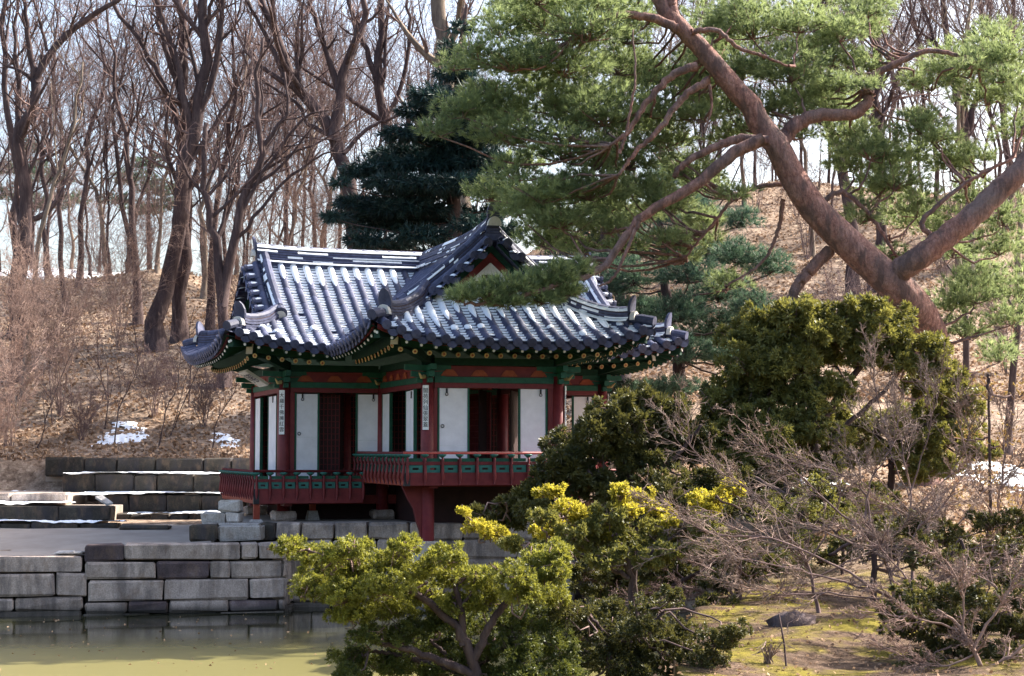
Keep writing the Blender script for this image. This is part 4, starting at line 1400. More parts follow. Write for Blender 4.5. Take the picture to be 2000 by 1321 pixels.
# floors, ceiling
b = MB(); b.box((0.02, 0.02, 2.72), (Wf - 0.02, P, 3.04)); b.build('floor', MT['dark'], pav)
b = MB(); b.box((U0 + 0.05, P + 0.02, 2.3), (U1 - 0.05, V1 - 0.02, 2.56)); b.build('floor', MT['dark'], pav)
b = MB(); b.box((0.1, 0.1, 5.14), (Wf - 0.1, P, 5.2)); b.box((U0 + 0.1, P + 0.1, 5.14), (U1 - 0.1, V1 - 0.1, 5.2)); b.build('ceiling', MT['dkgreen'], pav)


def ring(parent, p, out, r=0.03, hang=True):
    b = MB(); d = np.array((-out[1], out[0], 0.0)); c = np.array(p) + np.array((*out, 0)) * 0.02
    t_ = np.linspace(0, 2 * math.pi, 11)
    pts = np.stack([c + d * math.cos(x) * r + np.array((0, 0, math.sin(x) * r)) for x in t_])
    b.tubes(pts[None], np.full((1, 11), 0.008), 5)
    if hang:
        b.bar(c + np.array((0, 0, r)), c + np.array((0, 0, r + 0.09)), 0.035, 0.02, 0, (*out, 0))
    b.build('door_ring', MT['iron'], parent)


def door(p0, p1, z0, z1, out, rings=(), green=1, seam=None, label=None):
    """white papered leaf between plan points p0 and p1, green edge strips"""
    p0 = np.array(p0, float); p1 = np.array(p1, float); out = np.array(out, float)
    d = unit(p1 - p0); L = np.linalg.norm(p1 - p0)
    b = MB(); b.bar((*p0, (z0 + z1) / 2), (*p1, (z0 + z1) / 2), 0.04, z1 - z0)
    o = b.build('door', MT['paper'], pav)
    if seam:
        s_ = MB(); s_.bar((*(p0 + out * .021 + d * 0.01), seam), (*(p1 + out * .021 - d * 0.01), seam), 0.004, 0.012); s_.build('paper_seam', MT['white'], o)
    for e_, sg in ((p0, -1), (p1, 1)):
        g_ = MB(); q = e_ + d * sg * 0.022
        g_.bar((*(q - d * 0.018), (z0 + z1) / 2), (*(q + d * 0.018), (z0 + z1) / 2), 0.07, z1 - z0 + 0.04)
        g_.build('door_frame', MT['green'], o)
    for (fx, z, hang) in rings:
        ring(o, (*(p0 + d * L * fx + out * 0.02), z), out, 0.03 if hang else 0.034, hang)
    return o


fo = np.array((0, -1.0)); lo_ = np.array((-1.0, 0))
door((0.25, -0.02), (0.86, -0.02), 3.14, 4.625, fo, ((0.25, 4.5, True), (0.1, 3.83, False)), seam=3.42)
door((2.04, -0.02), (2.6, -0.02), 3.14, 4.625, fo, ((0.8, 4.5, True),))
door((-2.02, P - 0.02), (-1.54, P - 0.02), 2.62, 4.6, fo, ((0.27, 4.48, True), (0.12, 3.7, False)), seam=3.62)
door((-0.6, P - 0.02), (-0.12, P - 0.02), 2.62, 4.6, fo, ((0.75, 4.48, True),), seam=3.55)
door((U1 - 0.72, P - 0.02), (U1 - 0.26, P - 0.02), 2.62, 4.6, fo, ((0.75, 4.48, True),))
door((3.12, P - 0.02), (3.62, P - 0.02), 2.62, 4.6, fo, ((0.75, 4.48, True),))
door((-0.02, 3.78), (-0.02, 3.1), 3.14, 4.6, lo_, ())
door((-0.02, 1.62), (-0.16, 0.42), 3.14, 4.6, lo_, ((0.75, 4.46, True),))
door((U0 - 0.02, V1 - 0.18), (U0 - 0.02, V1 - 0.9), 2.62, 4.58, lo_, ())
door((U0 - 0.02, P + 1.75), (U0 - 0.02, P + 0.72), 2.62, 4.58, lo_, ((0.6, 4.46, True),))
door((Wf + 0.02, 0.5), (Wf + 0.02, 1.1), 3.14, 4.6, (1, 0), ())
# jambs beside the posts and the dark rooms behind
for (p, q, z0) in (((0.13, 0), (0.2, 0), 3.04), ((2.66, 0), (2.77, 0), 3.04), ((-2.17, P), (-2.07, P), 2.56), ((-0.08, P), (0.06, P), 2.56), ((0, 3.85), (0, 3.9), 3.04), ((U1 - .22, P), (U1 - .12, P), 2.56), ((U0, P + .13), (U0, P + .62), 2.56)):
    b = MB(); b.bar((*p, (z0 + 4.635) / 2), (*q, (z0 + 4.635) / 2), 0.1, 4.635 - z0); b.build('jamb', MT['red'], pav)
# inner lattice screens of the rooms, half open
def lattice(p0, p1, z0, z1):
    p0 = np.array(p0, float); p1 = np.array(p1, float); d = unit(p1 - p0); L = np.linalg.norm(p1 - p0)
    b = MB(); b.bar((*p0, (z0 + z1) / 2), (*p1, (z0 + z1) / 2), 0.03, z1 - z0)
    o = b.build('inner_screen', MT['dark'], pav)
    out = np.array((d[1], -d[0]))
    s_ = MB()
    n = max(3, int(L / 0.09))
    for i in range(n + 1):
        q = p0 + d * L * i / n + out * 0.025
        s_.bar((*q, z0), (*q, z1), 0.018, 0.02, 0, (*out, 0))
    for i in range(int((z1 - z0) / 0.14) + 1):
        z = z0 + i * 0.14
        s_.bar((*(p0 + out * .027), z), (*(p1 + out * .027), z), 0.02, 0.016)
    s_.build('lattice', MT['red'], o)


lattice((-1.5, P + 0.35), (-0.95, P + 0.35), 2.58, 4.6)
lattice((U0 + 0.1, V1 - 0.1), (0.0, V1 - 0.1), 2.58, 4.7)
lattice((0.05, V1 - 0.1), (1.7, V1 - 0.1), 2.58, 4.7)
lattice((3.0, V1 - 0.1), (U1 - 0.1, V1 - 0.1), 2.58, 4.7)
lattice((0.1, P + 0.05), (1.4, P + 0.05), 3.05, 4.7)
lattice((2.0, P - 0.4), (2.0, P - 2.0), 3.05, 4.62)
b = MB(); b.bar((1.55, 1.4, 3.85), (1.62, 1.4, 3.85), 0.08, 1.6); b.bar((1.78, 2.0, 3.85), (1.9, 2.0, 3.85), 0.1, 1.6); b.build('inner_post', MT['dark'], pav)
b = MB(); b.bar((-0.9, P + 0.9, 3.6), (-0.75, P + 0.9, 3.6), 0.1, 2.1); b.build('inner_post', MT['dark'], pav)
b = MB(); b.bar((2.06, 0.7, 3.84), (2.5, 1.6, 3.84), 0.03, 1.55); o = b.build('inner_door', MT['dark'], pav)

# ---------------------------------------------------------------- railings
def lotus():
    m = MB(); prof_ = [(0.018, 0), (0.05, 0.03), (0.085, 0.055), (0.09, 0.075), (0.04, 0.085)]
    n = 8; V = []
    for (r, z) in prof_:
        for k in range(n):
            a = 2 * math.pi * k / n
            V.append((math.cos(a) * r, math.sin(a) * r, z))
    m.add(V, q=[(i * n + k, i * n + (k + 1) % n, (i + 1) * n + (k + 1) % n, (i + 1) * n + k) for i in range(4) for k in range(n)])
    return m.mesh('lotus_cap', MT['teal'], True)


LOT = lotus()
def bal(hz):
    """S-curved upright seen outside the railing"""
    m = MB()
    pts = [(0, -0.03, -0.22), (0, -0.075, -0.08), (0, -0.06, 0.06), (0, -0.045, hz * 0.45), (0, -0.08, hz * 0.7), (0, -0.05, hz - 0.085)]
    m.tubes(np.array([pts]), np.array([[0.012, 0.036, 0.034, 0.028, 0.026, 0.02]]), 6)
    return m.mesh('baluster', MT['red'], True)


def railing(p0, p1, zb, zt, zr, n, lit=False):
    """base board from zb to zt, hand rail at zr; n bays between plan points"""
    p0 = np.array(p0, float); p1 = np.array(p1, float); d = unit(p1 - p0); L = np.linalg.norm(p1 - p0)
    out = np.array((d[1], -d[0]))
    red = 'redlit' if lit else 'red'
    b = MB()
    b.bar((*p0, (zb + zt) / 2), (*p1, (zb + zt) / 2), 0.07, zt - zb)
    o = b.build('railing', MT[red], pav)
    b = MB(); e0 = p0 - d * 0.08; e1 = p1 + d * 0.02
    b.tubes(np.array([[(*e0, zr + 0.012), (*e1, zr)]]), np.array([[0.03, 0.03]]), 8); b.build('hand_rail', MT['red'], o, smooth=True)
    hz = zr - zt
    b = MB(); b.bar((*p0, zt + hz * 0.52), (*p1, zt + hz * 0.52), 0.06, 0.06); b.bar((*p0, zt + 0.015), (*p1, zt + 0.015), 0.08, 0.03); b.build('mid_rail', MT['red'], o)
    B_ = bal(hz); ang = math.atan2(d[1], d[0])
    for i in range(n + 1):
        q = p0 + d * L * i / n
        M = Matrix.Translation((q[0] + out[0] * 0.01, q[1] + out[1] * 0.01, zt)) @ Matrix.Rotation(ang, 4, 'Z')
        x_ = inst('baluster', B_, o, M)
        inst('lotus_cap', LOT, o, Matrix.Translation((q[0] + out[0] * 0.04, q[1] + out[1] * 0.04, zr - 0.1)))
        if i < n:
            c = p0 + d * L * (i + 0.5) / n
            w_ = L / n * 0.78
            pm = MB()
            zc0, zc1 = zt + 0.035, zt + hz * 0.43
            # panel with an eye-shaped opening: built as four pieces round it
            for (x0, x1, z0, z1) in ((-w_ / 2, w_ / 2, zc0, zc0 + (zc1 - zc0) * 0.35), (-w_ / 2, w_ / 2, zc0 + (zc1 - zc0) * 0.65, zc1), (-w_ / 2, -w_ * 0.22, zc0 + (zc1 - zc0) * 0.35, zc0 + (zc1 - zc0) * 0.65), (w_ * 0.22, w_ / 2, zc0 + (zc1 - zc0) * 0.35, zc0 + (zc1 - zc0) * 0.65)):
                pm.bar((*(c + d * x0), (z0 + z1) / 2), (*(c + d * x1), (z0 + z1) / 2), 0.03, z1 - z0)
            pm.build('railing_panel', MT['teal'], o)
            pm = MB(); z0, z1 = zt + hz * 0.6, zt + hz * 0.76
            pm.bar((*(c - d * w_ / 2), (z0 + z1) / 2), (*(c + d * w_ / 2), (z0 + z1) / 2), 0.025, z1 - z0)
            pm.build('railing_slat', MT['green'], o)
    return o


fb = 0.6
railing((-fb, -fb), (Wf + fb, -fb), 2.6, 2.83, 3.26, 11)
railing((-fb, P - 0.05), (-fb, -fb), 2.6, 2.83, 3.26, 13, True)
railing((Wf + fb, -fb), (Wf + fb, P - 0.8), 2.6, 2.83, 3.26, 12)
lb = 0.75
railing((U0 - lb, P - lb), (-fb - 0.04, P - lb), 2.145, 2.44, 2.85, 8)
railing((U0 - lb, V1 + 0.2), (U0 - lb, P - lb), 2.145, 2.44, 2.85, 14, True)
railing((Wf + fb + 0.04, P - lb), (U1 + lb, P - lb), 2.145, 2.44, 2.85, 8)
# balcony floors and the beams beneath
for (x0, y0, x1, y1, z) in ((-fb + .04, -fb + .04, Wf + fb - .04, -0.02, 2.84), (-fb + .04, 0, -0.02, P - .02, 2.84), (Wf + .02, 0, Wf + fb - .04, P - .9, 2.84), (U0 - lb + .04, P - lb + .04, -fb - .02, P - 0.02, 2.42), (U0 - lb + .04, P, U0 - .02, V1 + .2, 2.42), (Wf + fb + .02, P - lb + .04, U1 + lb - .04, P - .02, 2.42)):
    b = MB(); b.box((x0, y0, z - 0.06), (x1, y1, z)); b.build('balcony_floor', MT['red'], pav)
for (p, q, z) in (((-0.5, 0), (Wf + .5, 0), 2.66), ((0, -0.5), (0, P), 2.64), ((Wf, -0.5), (Wf, P), 2.64), ((U0 - .6, P), (U1 + .6, P), 2.2), ((U0, P - .6), (U0, V1), 2.18), ((U1, P - .6), (U1, V1), 2.18)):
    b = MB(); b.bar((*p, z), (*q, z), 0.18, 0.2); b.build('floor_beam', MT['red'], pav)
# dark corner shoes where two base boards meet
for (u, v, z0, z1) in ((-fb, -fb, 2.59, 2.85), (Wf + fb, -fb, 2.59, 2.85), (U0 - lb, P - lb, 2.135, 2.46)):
    b = MB(); b.box((u - 0.06, v - 0.06, z0), (u + 0.06, v + 0.06, z1)); b.build('corner_shoe', MT['iron'], pav)
# the curved red braces on the two front posts
def brace(u, v, su):
    b = MB(); prof_ = [(0.14, 1.46), (0.16, 1.62), (0.24, 1.85), (0.3, 2.1), (0.42, 2.3), (0.55, 2.58), (0.13, 2.58)]
    n = len(prof_); V = []
    for off in (-0.06, 0.06):
        for (x, z) in prof_: V.append((u + su * x, v + off, z))
    t = [(n - 1, k, k + 1) for k in range(n - 2)] + [(2 * n - 1, n + k + 1, n + k) for k in range(n - 2)]
    b.add(V, q=[(k, (k + 1) % n, n + (k + 1) % n, n + k) for k in range(n)], t=t)
    return b.build('post_brace', MT['red'], pav)


for (u, su) in ((0, -1), (Wf, 1)):
    brace(u, 0.0, su)
# short posts under the left balcony
for (u, v, zl) in ((U0 - lb + 0.02, P - lb + 0.05, 1.8), (U0 - lb + 0.05, V1, 1.9), (-1.6, P - lb + 0.9, 1.95)):
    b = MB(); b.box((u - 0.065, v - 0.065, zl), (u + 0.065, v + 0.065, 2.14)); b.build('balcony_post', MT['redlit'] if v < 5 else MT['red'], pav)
    s_ = MB(); h_ = zl - 1.73
    s_.hexa([(u - .14, v - .14, 1.73), (u + .14, v - .14, 1.73), (u + .14, v + .14, 1.73), (u - .14, v + .14, 1.73), (u - .1, v - .1, zl), (u + .1, v - .1, zl), (u + .1, v + .1, zl), (u - .1, v + .1, zl)])
    s_.build('base_stone', MT['palestone'], pav)
# the dark heating vault under the rooms
b = MB(); b.box((U0 + 0.3, P + 0.6, 1.74), (U1 - 0.3, V1, 2.28)); b.build('under_floor', MT['dark'], pav)
b = MB(); b.box((0.3, 0.95, 1.74), (Wf - 0.3, P, 2.7)); b.build('under_floor', MT['dark'], pav)


# ---------------------------------------------------------------- writing: verse strips on the posts, name board
def glyph(ch, size):
    cu = bpy.data.curves.new('glyph', 'FONT')
    cu.body = ch; cu.size = size; cu.align_x = 'CENTER'; cu.align_y = 'CENTER'; cu.extrude = 0.003
    to = bpy.data.objects.new('glyph', cu); COL.objects.link(to)
    dg = bpy.context.evaluated_depsgraph_get(); dg.update()
    me = bpy.data.meshes.new_from_object(to.evaluated_get(dg))
    bpy.data.objects.remove(to, do_unlink=True)
    me.name = 'character'; me.materials.clear(); me.materials.append(MT['ink'])
    return me


def strip(u, v, out, z0, z1, text, w_=0.125):
    out = unit(np.array(out, float)); d = np.array((-out[1], out[0]))
    c = np.array((u, v)) + out * 0.165
    b = MB(); b.bar((*(c - d * w_ / 2), (z0 + z1) / 2), (*(c + d * w_ / 2), (z0 + z1) / 2), 0.02, z1 - z0)
    root = b.build('verse_strip', MT['white'])
    root.parent = None
    root.matrix_world = Matrix.Translation(pav.location) @ Matrix.Rotation(TH, 4, 'Z')
    ang = math.atan2(out[1], out[0]) + math.pi / 2
    n = len(text)
    for i, ch in enumerate(text):
        z = z1 - 0.06 - (z1 - z0 - 0.1) * (i + 0.5) / n
        q = c + out * 0.0125
        inst('character', glyph(ch, 0.115), root, Matrix.Translation((q[0], q[1], z)) @ Matrix.Rotation(ang, 4, 'Z') @ Matrix.Rotation(math.pi / 2, 4, 'X'))
    return root


gname = 'verse strips on the posts'
tag(strip(0, P * 0 + 0, (-0.55, -1), 3.75, 4.68, '閬苑列仙張翠蓋'), 'white verse strip with ink characters on the middle post at the railing corner', 'sign', gname)
tag(strip(U0, P, (-0.55, -1), 3.68, 4.68, '大羅千佛擁紅雲'), 'white verse strip with ink characters on the left corner post', 'sign', gname)
tag(strip(Wf, 0, (1, -0.45), 3.76, 4.7, '一陣荷風醉遊人'), 'sunlit narrow verse strip on the right front post', 'sign', gname)
tag(strip(U1, P, (1, -0.3), 3.7, 4.68, '千葉蓮花碧水中'), 'pale verse strip on the far right post half behind the juniper', 'sign', gname)
# name board under the left eave, tipped forward over the left side
b = MB()
nb = empty('name_board', (0, 0, 0))
tag(nb, 'white name board with three dark characters tipped under the left eave', 'sign')
bc = np.array((U0 - 0.5, P + 1.2, 5.0))
Wb, Hb = 1.05, 0.48
b.box((-Wb / 2, -0.02, -Hb / 2), (Wb / 2, 0.02, Hb / 2))
Mb = Matrix.Translation(pav.location) @ Matrix.Rotation(TH, 4, 'Z') @ Matrix.Translation(bc) @ Matrix.Rotation(-math.pi / 2, 4, 'Z') @ Matrix.Rotation(R(58), 4, 'X')
b.build('board', MT['plaster'], nb, M=Mb)
for i, ch in enumerate('亭蓉芙'):
    inst('character', glyph(ch, 0.36), nb, Mb @ Matrix.Translation(((i - 1) * 0.32, -0.024, 0)) @ Matrix.Rotation(math.pi / 2, 4, 'X'))
fr = MB()
for (x0, x1, z0, z1) in ((-Wb / 2 - .05, Wb / 2 + .05, Hb / 2, Hb / 2 + .06), (-Wb / 2 - .05, Wb / 2 + .05, -Hb / 2 - .06, -Hb / 2), (-Wb / 2 - .05, -Wb / 2, -Hb / 2, Hb / 2), (Wb / 2, Wb / 2 + .05, -Hb / 2, Hb / 2)):
    fr.box((x0, -0.04, z0), (x1, 0.02, z1))
fr.build('board_frame', MT['plaster'], nb, M=Mb)
# ------------------------------------------------------------------ trees and shrubs
def smooth_path(P, n):
    """Catmull-Rom through the points, n samples"""
    P = np.asarray(P, float)
    if len(P) == 2: return P[0] + (P[1] - P[0]) * np.linspace(0, 1, n)[:, None]
    Q = np.concatenate([[2 * P[0] - P[1]], P, [2 * P[-1] - P[-2]]])
    x = np.linspace(0, len(P) - 1 - 1e-6, n); i = x.astype(int); t = (x - i)[:, None]
    a, b_, c, d = Q[i], Q[i + 1], Q[i + 2], Q[i + 3]
    return 0.5 * (2 * b_ + (c - a) * t + (2 * a - 5 * b_ + 4 * c - d) * t ** 2 + (3 * b_ - a - 3 * c + d) * t ** 3)


def sprout(Pp, Rp, nc, rng, t0, t1, ang, lenf, K, up, wob, rr, tip=0.25, minr=0.0, absL=None, flat=0.0):
    """nc side branches on every parent polyline: Pp (N,Kp,3), Rp (N,Kp)"""
    N, Kp, _ = Pp.shape
    idx = np.repeat(np.arange(N), nc); M = len(idx)
    t = rng.uniform(t0, t1, M)
    k = t * (Kp - 1); i = np.clip(k.astype(int), 0, Kp - 2); f = (k - i)[:, None]
    p = Pp[idx, i] * (1 - f) + Pp[idx, i + 1] * f
    r = Rp[idx, i] * (1 - f[:, 0]) + Rp[idx, i + 1] * f[:, 0]
    tan = unit(Pp[idx, i + 1] - Pp[idx, i])
    plen = np.sum(np.linalg.norm(np.diff(Pp, axis=1), axis=2), 1)[idx]
    perp = unit(np.cross(tan, rng.normal(size=(M, 3))))
    a = ang * rng.uniform(0.6, 1.35, M)[:, None]
    d = unit(np.cos(a) * tan + np.sin(a) * perp)
    if flat: d = unit(d * np.array((1, 1, 1 - flat)))
    L = (plen * lenf if absL is None else np.full(M, absL)) * (1.15 - 0.6 * t) * rng.uniform(0.55, 1.3, M)
    P_ = np.empty((M, K, 3)); P_[:, 0] = p
    for j in range(1, K):
        d = unit(d + wob * rng.normal(size=(M, 3)) + np.array((0, 0, up)))
        P_[:, j] = P_[:, j - 1] + d * (L / (K - 1))[:, None]
    R_ = np.maximum(r * rr, minr)[:, None] * np.linspace(1, tip, K)[None, :]
    return P_, np.maximum(R_, minr * 0.5)


def bare_tree(name, label, stems, rng_seed, dens=(5, 6, 5), loc=None, matl='bark', twigm='twig', group=None, cat='tree', up=0.14, minr=0.006, lens=(0.42, 0.5, 0.5), twig_len=None, angs=(0.75, 0.75, 0.8), tmin=0.35, top=False, flat=0.0, rs_=0.62):
    """stems: list of (points in the world, r0, r1). Heavy wood is the trunk part, fine wood the crown part"""
    rng = np.random.default_rng(rng_seed)
    base = np.array(stems[0][0][0], float)
    root = empty(name, tuple(base))
    tag(root, label, cat, group)
    tr = MB(); K = 14
    SP, SR = [], []
    for (pts, r0, r1) in stems:
        p = smooth_path(pts, K)
        Lp = np.linalg.norm(p[-1] - p[0])
        w_ = rng.normal(size=(K, 3)) * Lp * 0.006; w_[0] = 0; p = p + w_
        SP.append(p - base); SR.append((np.linspace(0, 1, K) ** 0.9 * (r1 - r0) + r0) * rs_)
    SP, SR = np.array(SP), np.array(SR)
    SR0 = SR.copy(); SR0[0, 0] *= 1.45; SR0[0, 1] *= 1.1
    tr.tubes(SP, SR0, 9)
    P1, R1 = sprout(SP, SR, dens[0], rng, tmin, 0.98, angs[0], lens[0], 8, up, 0.16, 0.55, 0.22, minr, None, flat)
    tr.tubes(P1, R1, 6, cap=False)
    tr.build('trunk', MT[matl], root, smooth=True)
    tw = MB()
    P2, R2 = sprout(P1, R1, dens[1], rng, 0.2, 1.0, angs[1], lens[1], 6, up * 0.8, 0.2, 0.6, 0.25, minr * 0.8, None, flat)
    tw.tubes(P2, R2, 4, cap=False)
    P3_, R3 = sprout(P2, R2, dens[2], rng, 0.15, 1.0, angs[2], lens[2], 4, up * 0.6, 0.25, 0.65, 0.4, minr * 0.55, twig_len, flat)
    tw.tubes(P3_, R3, 3, cap=False)
    P4, R4 = sprout(SP, SR, dens[0], rng, tmin, 1.0, 0.9, 0.16, 5, up, 0.2, 0.3, 0.3, minr * 0.7)
    tw.tubes(P4, R4, 3, cap=False)
    tw.build('crown', MT[twigm], root)
    return root


def copy_thing(o, loc, rz, sc, label, group=None):
    c = o.copy(); COL.objects.link(c); c.location = loc; c.rotation_euler = (0, 0, rz); c.scale = (sc, sc, sc)
    c['label'] = label
    if group: c['group'] = group
    for ch in o.children:
        d = ch.copy(); COL.objects.link(d); d.parent = c
    return c


def gp(px, Y):
    """ground point under picture column px at distance Y"""
    x = X_of(px, Y)
    return np.array((x, Y, float(ground_z(x, Y)) - 0.1))


def stem(px0, Y, pts, r0, r1):
    return ([gp(px0, Y)] + [at(p[0], p[1], p[2] if len(p) > 2 else Y) for p in pts], r0, r1)


def limb(Y, pts, r0, r1):
    return ([at(p[0], p[1], p[2] if len(p) > 2 else Y) for p in pts], r0, r1)


# --- the bare trees one can tell apart, left to right
bare_tree('bare_tree', 'crooked grey tree at the left edge forking into a wide V', [
    stem(38, 57, [(37, 620), (44, 480), (52, 350), (42, 265), (62, 205), (72, 155)], 0.42, 0.26),
    limb(57, [(72, 160), (85, 125), (130, 68), (180, 32), (245, -10)], 0.24, 0.12),
    limb(57, [(70, 165), (60, 110), (52, 50), (44, -20)], 0.2, 0.1),
    limb(57, [(92, 100), (80, 50), (65, 0)], 0.1, 0.06),
    limb(57, [(50, 350), (75, 290), (60, 240), (10, 180)], 0.1, 0.04)], 11, (6, 6, 5))
bare_tree('bare_tree', 'slim dark tree beside the crooked tree at the left edge', [
    stem(22, 62, [(28, 560), (32, 400), (30, 300), (12, 180), (8, 60), (12, -30)], 0.3, 0.12),
    limb(62, [(30, 300), (36, 180), (30, 60), (40, -20)], 0.16, 0.07)], 12, (6, 6, 5))
bare_tree('bare_tree', 'young pale trunk leaning right next to the crooked tree', [
    stem(46, 55, [(62, 560), (75, 480), (95, 380), (125, 300), (150, 200), (160, 120)], 0.16, 0.05)], 13, (7, 6, 5), matl='barkpale')
bare_tree('bare_tree', 'thick tree leaning right whose trunk crosses its straight neighbour', [
    stem(306, 60, [(318, 600), (338, 500), (352, 400), (372, 300), (385, 230), (402, 130), (396, 40), (392, -20)], 0.5, 0.24),
    limb(60, [(385, 240), (425, 120), (432, 40), (436, -20)], 0.22, 0.12),
    limb(60, [(378, 275), (352, 150), (330, 70), (300, -10)], 0.22, 0.12),
    limb(60, [(365, 330), (440, 210), (470, 150), (480, 60)], 0.14, 0.05)], 14, (7, 6, 5))
bare_tree('bare_tree', 'straight dark tree standing close behind the leaning thick trunk', [
    stem(350, 61.5, [(354, 560), (356, 420), (360, 300), (358, 200), (356, 100), (345, -20)], 0.42, 0.22),
    limb(61.5, [(352, 255), (310, 150), (275, 85), (225, 15), (210, -20)], 0.2, 0.09),
    limb(61.5, [(356, 200), (315, 70), (302, -20)], 0.18, 0.1)], 15, (7, 6, 5))
bare_tree('bare_tree', 'twin stemmed tree whose curved right limb arches over the roof end', [
    stem(438, 56, [(430, 540), (420, 460), (405, 395), (395, 330), (400, 240)], 0.3, 0.12),
    limb(56, [(434, 600), (448, 500), (470, 410), (492, 340), (510, 290), (500, 215), (505, 140), (515, 80)], 0.3, 0.08),
    limb(56, [(508, 295), (540, 250), (562, 215), (555, 140)], 0.14, 0.06),
    limb(56, [(455, 480), (500, 420), (560, 350), (620, 310), (650, 290)], 0.12, 0.04),
    limb(56, [(465, 430), (520, 330), (590, 235), (640, 215)], 0.13, 0.04)], 16, (6, 6, 5))
bare_tree('bare_tree', 'big grey oak leaning left behind the roof with a heavy fork', [
    stem(712, 60, [(700, 470), (684, 370), (672, 310), (655, 272), (612, 215), (575, 160), (552, 120), (545, 70), (520, 20), (505, -30)], 0.5, 0.18),
    limb(60, [(650, 275), (662, 200), (672, 140), (690, 90), (712, 40), (705, -20)], 0.34, 0.16),
    limb(60, [(662, 180), (640, 110), (620, 50), (600, -20)], 0.22, 0.1),
    limb(60, [(640, 262), (600, 240), (570, 195), (500, 150), (470, 100)], 0.14, 0.05),
    limb(60, [(672, 300), (720, 250), (760, 235), (820, 200)], 0.14, 0.05),
    limb(60, [(556, 150), (520, 70), (480, 0)], 0.18, 0.08)], 17, (6, 6, 5))
bare_tree('bare_tree', 'grey tree with upright forks between the oak and the dark fir', [
    stem(800, 64, [(790, 440), (775, 330), (752, 240), (735, 150), (742, 80), (748, -20)], 0.4, 0.2),
    limb(64, [(736, 160), (712, 90), (690, 30), (672, -20)], 0.2, 0.1),
    limb(64, [(752, 240), (790, 150), (800, 60), (795, -20)], 0.16, 0.08)], 18, (6, 6, 5))
bare_tree('bare_tree', 'tall thick trunk standing right behind the dark fir', [
    stem(915, 62, [(905, 450), (896, 380), (885, 250), (870, 130), (862, 40), (858, -30)], 0.62, 0.42),
    limb(62, [(868, 120), (900, 40), (905, -20)], 0.2, 0.1)], 19, (5, 5, 4), matl='barkpale')
# left thin trees
thin = [
    (128, 66, [(120, 520), (118, 400), (100, 310), (70, 240), (40, 200)], 0.2, 'thin bowed tree curving left above the snow field', 'bark'),
    (150, 70, [(160, 480), (165, 350), (172, 260), (205, 150), (190, 60), (180, -10)], 0.22, 'slender tree with a zigzag stem above the snow field', 'bark'),
    (268, 66, [(262, 480), (255, 350), (240, 240), (222, 170), (215, 70), (205, -20)], 0.26, 'upright tree between the snow field and the crossing trunks', 'bark'),
    (252, 72, [(250, 480), (232, 330), (225, 220), (240, 120), (250, -10)], 0.22, 'dark slim tree just left of the upright tree', 'bark'),
    (206, 76, [(205, 500), (195, 400), (160, 320), (120, 260), (90, 160)], 0.22, 'distant tree bending left over the snow field', 'barkpale'),
    (408, 63, [(412, 480), (440, 330), (455, 200), (460, 90), (470, -20)], 0.24, 'straight tree right of the crossing trunks', 'bark'),
    (396, 70, [(400, 480), (395, 400), (420, 300), (470, 180), (490, 60), (480, -10)], 0.2, 'pale tree behind the twin stemmed tree', 'barkpale'),
    (560, 72, [(562, 420), (560, 300), (540, 200), (470, 60), (460, -20)], 0.18, 'thin tree above the left half of the main ridge', 'bark'),
    (612, 78, [(610, 420), (606, 330), (600, 250), (640, 120), (650, 0)], 0.18, 'thin tree above the middle of the main ridge', 'bark'),
    (95, 82, [(92, 460), (80, 330), (95, 200), (110, 60), (105, -20)], 0.26, 'far tree rising from the left end of the snow field', 'bark')]
for i, (px, Y, pts, r, lab, mt) in enumerate(thin):
    bare_tree('bare_tree', lab, [stem(px, Y, pts, r, 0.05), limb(Y, [pts[1], ((pts[1][0] + pts[2][0]) / 2 + 25, pts[2][1] - 20), (pts[2][0] + 60 * (-1) ** i, pts[3][1] - 40)], r * 0.45, 0.03)], 40 + i, (8, 6, 5), matl=mt)
# right of the pavilion
bare_tree('bare_tree', 'dark trunk leaning left behind the big pine limb', [
    stem(1672, 60, [(1665, 470), (1648, 370), (1630, 280), (1608, 200), (1595, 100), (1600, -20)], 0.38, 0.2),
    limb(60, [(1610, 200), (1570, 110), (1550, 0)], 0.16, 0.07)], 60, (5, 5, 4))
bare_tree('bare_tree', 'tall straight dark trunk between the two limbs of the big pine', [
    stem(1712, 63, [(1710, 480), (1722, 380), (1716, 250), (1714, 120), (1712, -30)], 0.34, 0.27),
    limb(63, [(1716, 180), (1760, 90), (1790, 0)], 0.14, 0.06)], 61, (6, 5, 4))
bare_tree('bare_tree', 'grey tree near the right edge with many upright forks', [
    stem(1893, 66, [(1890, 400), (1884, 320), (1882, 240), (1868, 160), (1850, 80), (1842, -20)], 0.4, 0.16),
    limb(66, [(1886, 270), (1908, 190), (1920, 90), (1915, -20)], 0.22, 0.1),
    limb(66, [(1872, 180), (1830, 90), (1800, 0)], 0.16, 0.07),
    limb(66, [(1885, 300), (1840, 230), (1800, 180)], 0.12, 0.05)], 62, (7, 6, 5))
bare_tree('bare_tree', 'bare tree at the right edge on the hilltop', [
    stem(1975, 72, [(1970, 330), (1960, 220), (1975, 120), (1985, 0)], 0.3, 0.12),
    limb(72, [(1962, 230), (1930, 120), (1935, 0)], 0.16, 0.07)], 63, (7, 6, 5))
bare_tree('bare_tree', 'dark trunk rising behind the right end of the roof', [
    stem(1216, 52, [(1212, 480), (1200, 400), (1195, 330), (1205, 260)], 0.3, 0.16)], 64, (4, 5, 4))
bare_tree('bare_tree', 'slim dark stem in front of the leafy slope at right', [
    stem(1885, 44, [(1887, 640), (1885, 560), (1890, 470), (1900, 380)], 0.15, 0.08)], 65, (5, 5, 4))
